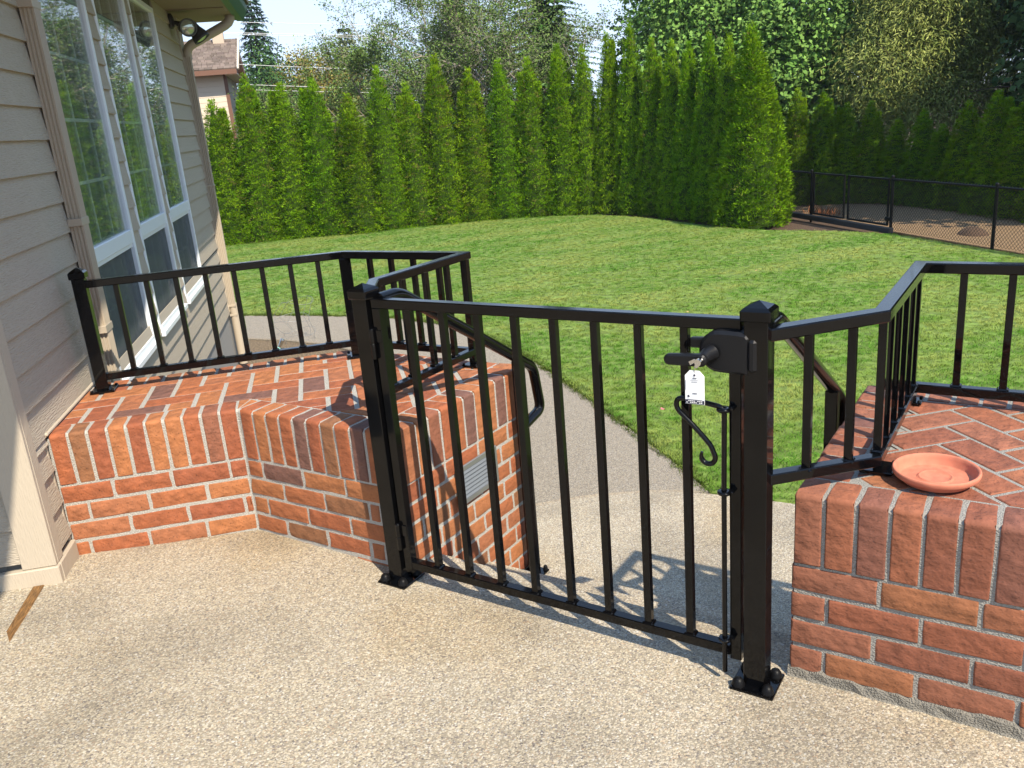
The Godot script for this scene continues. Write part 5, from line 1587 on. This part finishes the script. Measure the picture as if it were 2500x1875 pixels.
	broad_tree("dark_tree", "dark leafy tree behind the shaded arborvitae at the far right", "dark trees at the right edge", Vector3(14.072, LOW, -9.755), 17, [[Vector3(0, 3.0, 0), Vector3(1.5, 1.6, 1.5), 1600], [Vector3(-0.3, 1.2, 0.4), Vector3(1.5, 1.2, 1.3), 1400]], wood, Color(0.08, 0.06, 0.045), 0.22)
	conifer("dark conifer whose branch reaches in at the right edge", "", Vector3(12.819, LOW, -7.705), 18, 6.5, 2.0, Color(0.03, 0.055, 0.018), Color(0.055, 0.08, 0.026), 0.22, 34, 0.4)
	for e in [[Vector3(12.4, LOW, -4.9), 19, 1.0], [Vector3(14.6, LOW, -5.4), 20, 1.15], [Vector3(16.5, LOW, -3.0), 21, 1.2]]:
		var s: float = e[2]
		broad_tree("shade_tree", "tall shade tree beside the lawn, right of the fence and outside the picture", "shade trees beside the lawn", e[0], e[1], [[Vector3(0, 5.6 * s, 0), Vector3(1.9, 2.0, 1.9) * s, 900], [Vector3(-0.6, 3.6 * s, -0.6), Vector3(1.6, 1.2, 1.6) * s, 600], [Vector3(0.7, 4.2 * s, 0.5), Vector3(1.6, 1.4, 1.6) * s, 600]], [0.24, 0.18, Color(0.035, 0.07, 0.02), Color(0.07, 0.12, 0.035), 0.15, 5, 0.4], Color(0.09, 0.07, 0.05), 0.2)
	broad_tree("hedge_filler_bush", "green shrub showing between the hedge tops below the drooping conifer", far, Vector3(5.985, LOW, -18.07), 22, [[Vector3(0, 1.4, 0), Vector3(1.4, 0.8, 0.7), 420], [Vector3(-1.6, 1.3, 0), Vector3(1.1, 0.7, 0.7), 320]], [0.12, 0.07, Color(0.05, 0.11, 0.03), Color(0.1, 0.17, 0.05), 0.1, 5, 0.26], Color(0.1, 0.08, 0.06), 0.08)

# ---------------------------------------------------------------- chain-link fence
func mesh_panel(z0: float, z1: float, y0: float, y1: float) -> ArrayMesh:
	# diagonal wires of a chain-link panel in the local plane x = 0, running along z
	var mb := MB.new()
	var h := y1 - y0
	var step := 0.052
	var k := int(floor((z0 - h) / step))
	while k * step < z1 + h:
		var z := k * step
		for s in [1.0, -1.0]:
			var za := z
			var zb: float = z + s * h
			var ya := y0
			var yb := y1
			var lo := minf(za, zb)
			var hi := maxf(za, zb)
			if hi <= z0 or lo >= z1:
				continue
			# clip to the panel
			var ta := 0.0
			var tb := 1.0
			if s > 0.0:
				ta = clampf((z0 - za) / h, 0, 1); tb = clampf((z1 - za) / h, 0, 1)
			else:
				ta = clampf((za - z1) / h, 0, 1); tb = clampf((za - z0) / h, 0, 1)
			if tb - ta < 0.02: continue
			var a := Vector3(0.0018 * s, lerpf(ya, yb, ta), lerpf(za, zb, ta))
			var b := Vector3(0.0018 * s, lerpf(ya, yb, tb), lerpf(za, zb, tb))
			mb.tube(PackedVector3Array([a, b]), PackedFloat32Array([0.0026]), 4, false)
		k += 1
	return mb.mesh()
func fence() -> void:
	var y0 := LOW
	var top := 0.135
	var t := thing("chain_link_fence", "black chain-link fence running along the right side of the lawn", "fence", Vector3(8.137, 0, 0))
	var blk: Material = M.black_dull
	var zs := [-11.35, -9.641, -7.625, -5.723, -3.719, -1.668]
	for i in zs.size():
		var mb := MB.new()
		mb.tube(PackedVector3Array([Vector3(0, y0 - 0.1, 0), Vector3(0, top + 0.012, 0)]), PackedFloat32Array([0.021]), 12)
		mb.lathe(PackedVector2Array([Vector2(0.024, 0.0), Vector2(0.024, 0.012), Vector2(0.014, 0.022), Vector2(0.0, 0.025)]), 12, Vector3(0, top + 0.01, 0))
		put("post", mb.mesh(), blk, t, Transform3D(Basis(), Vector3(0, 0, zs[i])))
	for e in [[-11.35, -9.641], [-7.625, -5.723], [-5.723, -3.719], [-3.719, -1.668]]:
		var mb := MB.new()
		mb.tube(PackedVector3Array([Vector3(0, top - 0.022, e[0]), Vector3(0, top - 0.022, e[1])]), PackedFloat32Array([0.015]), 10)
		# knuckled upper selvage of the netting
		var z: float = e[0]
		while z < e[1]:
			mb.box(Vector3(0, top - 0.004, z), Vector3(0.007, 0.026, 0.012), Basis(Vector3.RIGHT, 0.6), 0.002)
			z += 0.052
		put("top_rail", mb.mesh(), blk, t)
		put("chain_link_netting", mesh_panel(e[0], e[1], y0 + 0.02, top - 0.01), blk, t)
	var sill := MB.new()
	sill.box(Vector3(-0.05, y0 + 0.018, -9.527), Vector3(0.07, 0.08, 3.98), Basis(), 0.008)
	put("sill_board", sill.mesh(), mat(lin(0.02, 0.02, 0.021), 0.7), t)
	for e in [[-9.596, -8.73, "left leaf of the double chain-link gate, half behind the big arborvitae's side"], [-8.662, -7.682, "right leaf of the double chain-link gate, next to the heavy latch post"]]:
		var g := thing("chain_link_gate", "black " + e[2], "gate", Vector3(8.137, 0, 0), 0.0, "leaves of the double chain-link gate")
		var fb := MB.new()
		var a: float = e[0] + 0.02
		var b: float = e[1] - 0.02
		for zz in [a, b]:
			fb.tube(PackedVector3Array([Vector3(0, y0 + 0.07, zz), Vector3(0, top - 0.01, zz)]), PackedFloat32Array([0.017]), 10)
		for yy in [y0 + 0.08, top - 0.025]:
			fb.tube(PackedVector3Array([Vector3(0, yy, a), Vector3(0, yy, b)]), PackedFloat32Array([0.015]), 10)
		put("frame", fb.mesh(), blk, g)
		put("chain_link_netting", mesh_panel(a, b, y0 + 0.08, top - 0.02), blk, g)
		if e[0] > -8.958:
			var lb := MB.new()
			lb.box(Vector3(-0.02, y0 + 0.17, b + 0.03), Vector3(0.03, 0.05, 0.10), Basis(), 0.004)
			put("latch", lb.mesh(), blk, g)
	# an earth mound and dry weeds behind the fence
	var r := RandomNumberGenerator.new()
	r.seed = 4
	var mm := MB.new()
	mm.lathe(PackedVector2Array([Vector2(0.19, -0.03), Vector2(0.15, 0.03), Vector2(0.10, 0.075), Vector2(0.05, 0.095), Vector2(0.0, 0.10)]), 14)
	tag(put("earth_mound", mm.mesh(), M.bark, null, Transform3D(Basis().scaled(Vector3(1.0, 1, 1.3)), Vector3(8.775, LOW - 0.02, -6.794))), "small dark mound of earth behind the chain-link fence", "earth mound")
	var wb := MB.new()
	for k in 130:
		var b := r.randf() * TAU
		var d := (Vector3.UP + Vector3(cos(b), 0, sin(b)) * r.randf_range(0.1, 0.9)).normalized()
		wb.col = Color(0.34, 0.13, 0.05) * r.randf_range(0.6, 1.3)
		wb.leaf(Vector3(r.randf_range(-0.15, 0.15), 0, r.randf_range(-0.35, 0.35)), d, Vector3(-sin(b), 0, cos(b)), r.randf_range(0.06, 0.19), 0.012, Vector3.UP, 0.1)
	tag(put("dry_weeds", wb.mesh(), M.grass, null, Transform3D(Basis(), Vector3(8.547, LOW - 0.02, -9.926))), "rusty orange dry weeds behind the left gate leaf", "weeds")

# ---------------------------------------------------------------- neighbouring house and power lines
func neighbour() -> void:
	var t := thing("neighbour_house", "cream neighbouring house with a brown shingle roof seen past the eave", "house", Vector3(-0.052, -0.19, -25.473))
	t.scale = Vector3.ONE * GROW
	var cream := mat(lin(0.62, 0.52, 0.40), 0.8)
	var brown := mat(lin(0.16, 0.075, 0.045), 0.7)
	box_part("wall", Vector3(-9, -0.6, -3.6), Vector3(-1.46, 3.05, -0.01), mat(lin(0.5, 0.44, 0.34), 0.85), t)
	var k := 0
	while k < 27:
		var y := -0.4 + k * 0.13
		var mb := MB.new()
		mb.box(Vector3(-5.2, y + 0.064, 0.004), Vector3(7.4, 0.127, 0.02), Basis(Vector3.RIGHT, -0.05))
		put("siding_board", mb.mesh(), cream, t)
		k += 1
	box_part("corner_board", Vector3(-1.53, -0.5, -0.01), Vector3(-1.44, 3.05, 0.03), brown, t)
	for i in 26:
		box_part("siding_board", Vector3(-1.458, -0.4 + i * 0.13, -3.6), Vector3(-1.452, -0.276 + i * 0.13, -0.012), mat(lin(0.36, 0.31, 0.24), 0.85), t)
	# roof: shingle courses climbing to the ridge
	var e0 := Vector3(0, 3.10, 0.42)
	var e1 := Vector3(0, 4.02, -1.9)
	var rows := 17
	var r := RandomNumberGenerator.new()
	r.seed = 12
	var d := (e1 - e0) / rows
	var up := Vector3(0, -(e1 - e0).z, (e1 - e0).y).normalized()
	for i in rows:
		var mb := MB.new()
		var x := -9.2
		while x < -1.14:
			var w := minf(r.randf_range(0.08, 0.20), -1.13 - x)
			var g := r.randf_range(0.7, 1.25)
			mb.col = Color(0.165 * g, 0.128 * g, 0.104 * g)
			var p := e0 + d * i + Vector3(x + w * 0.5, 0, 0)
			mb.box(p + d * 0.55 + up * 0.015, Vector3(w - 0.008, 0.03 + r.randf() * 0.012, d.length() * 1.15), Basis(Vector3.RIGHT, up, Vector3.RIGHT.cross(up)))
			x += w
		put("shingle_course", mb.mesh(), M.tint, t)
	var rb := MB.new()
	rb.prism(PackedVector2Array([Vector2(0.40, -3.06), Vector2(-1.9, -3.98), Vector2(-4.3, -3.0), Vector2(-3.6, -3.0), Vector2(-1.9, -3.6), Vector2(0.1, -3.0)]), 1.15, 9.2, 0.0, true)
	put("roof", rb.mesh(), brown, t, Transform3D(Basis(Vector3.BACK, Vector3.LEFT, Vector3.DOWN), Vector3.ZERO))
	box_part("fascia", Vector3(-9.2, 2.98, 0.40), Vector3(-1.14, 3.10, 0.44), brown, t)
	var rk := MB.new()
	for i in 13:
		var p := e0.lerp(e1, (i + 0.5) / 13.0)
		rk.box(p + Vector3(-1.10, 0.0, 0), Vector3(0.05, 0.10, 0.16), Basis(Vector3.RIGHT, -0.15), 0.01)
	put("rake_trim", rk.mesh(), mat(lin(0.62, 0.55, 0.45), 0.7), t)
	box_part("soffit", Vector3(-1.45, 2.97, -3.5), Vector3(-1.14, 3.0, 0.4), cream, t)
	var cb := MB.new()
	cb.box(Vector3(-1.62, 4.06, -1.7), Vector3(0.30, 0.36, 0.3), Basis(), 0.01)
	put("chimney", cb.mesh(), mat(lin(0.5, 0.4, 0.3), 0.9), t)
	# service wires cross behind the hedge
	var wire := mat(lin(0.62, 0.62, 0.60), 0.5)
	for w in [[4.958, 4.525, "highest power line crossing the open sky"], [4.639, 4.195, "second power line from the top, over the dark lone fir"], [4.594, 4.127, "third power line, close below the second"], [3.683, 3.090, "fourth power line, below the open sky"], [3.068, 2.498, "fifth power line, just above the hedge tops"], [2.908, 2.373, "lowest power line, just above the hedge tops"]]:
		var mb := MB.new()
		var pts := PackedVector3Array()
		for i in 21:
			var f := i / 20.0
			var x := lerpf(-8.0, 11.3, f)
			var y := lerpf(w[0], w[1], (x + 1.42) / 5.7) - 0.11 * (1.0 - pow(2.0 * f - 1.0, 2.0)) + 0.07
			pts.push_back(Vector3(x, y, -27.75))
		mb.tube(pts, PackedFloat32Array([0.009]), 5)
		tag(put("power_line", mb.mesh(), wire), "thin pale " + w[2], "power line", "power lines behind the hedge")

# ---------------------------------------------------------------- the scene
func _ready() -> void:
	var cam := Camera3D.new()
	cam.name = "camera"
	cam.fov = 48.33
	cam.near = 0.05
	cam.far = 600.0
	add_child(cam)
	cam.transform = Transform3D(Basis(Vector3.UP, -0.2027) * Basis(Vector3.RIGHT, -0.3029) * Basis(Vector3.BACK, -0.0842), Vector3(0.374, 1.368, 2.9889))
	cam.current = true
	var env := Environment.new()
	env.background_mode = Environment.BG_SKY
	env.tonemap_mode = Environment.TONE_MAPPER_LINEAR
	env.tonemap_exposure = 1.68
	env.sdfgi_enabled = true
	env.ssao_enabled = true
	env.ssil_enabled = true
	env.fog_enabled = true
	env.fog_density = 0.0005
	env.fog_light_color = Color(0.86, 0.90, 0.95)
	var sky := Sky.new()
	var sm := ProceduralSkyMaterial.new()
	sm.sky_top_color = Color(0.50, 0.62, 0.79)
	sm.sky_horizon_color = Color(0.735, 0.80, 0.87)
	sm.sky_curve = 0.22
	sm.ground_bottom_color = Color(0.30, 0.29, 0.25)
	sm.ground_horizon_color = Color(0.66, 0.68, 0.66)
	sm.energy_multiplier = 1.3
	sky.sky_material = sm
	env.sky = sky
	var we := WorldEnvironment.new()
	we.environment = env
	add_child(we)
	var sun := DirectionalLight3D.new()
	sun.name = "sun"
	sun.light_energy = 1.5
	sun.light_color = Color(1.0, 0.955, 0.88)
	sun.light_angular_distance = 0.5
	sun.shadow_enabled = true
	add_child(sun)
	sun.look_at_from_position(Vector3.ZERO, Vector3(-0.316, -1.11, -0.949))

	make_materials()
	ground()
	house()
	left_platform()
	right_platform()
	neighbour()
	fence()
	hedge()
	background_trees()
	left_railing()
	right_railing()
	gate()
	flood_light()
	key_tag()
	saucer()
	small_things()
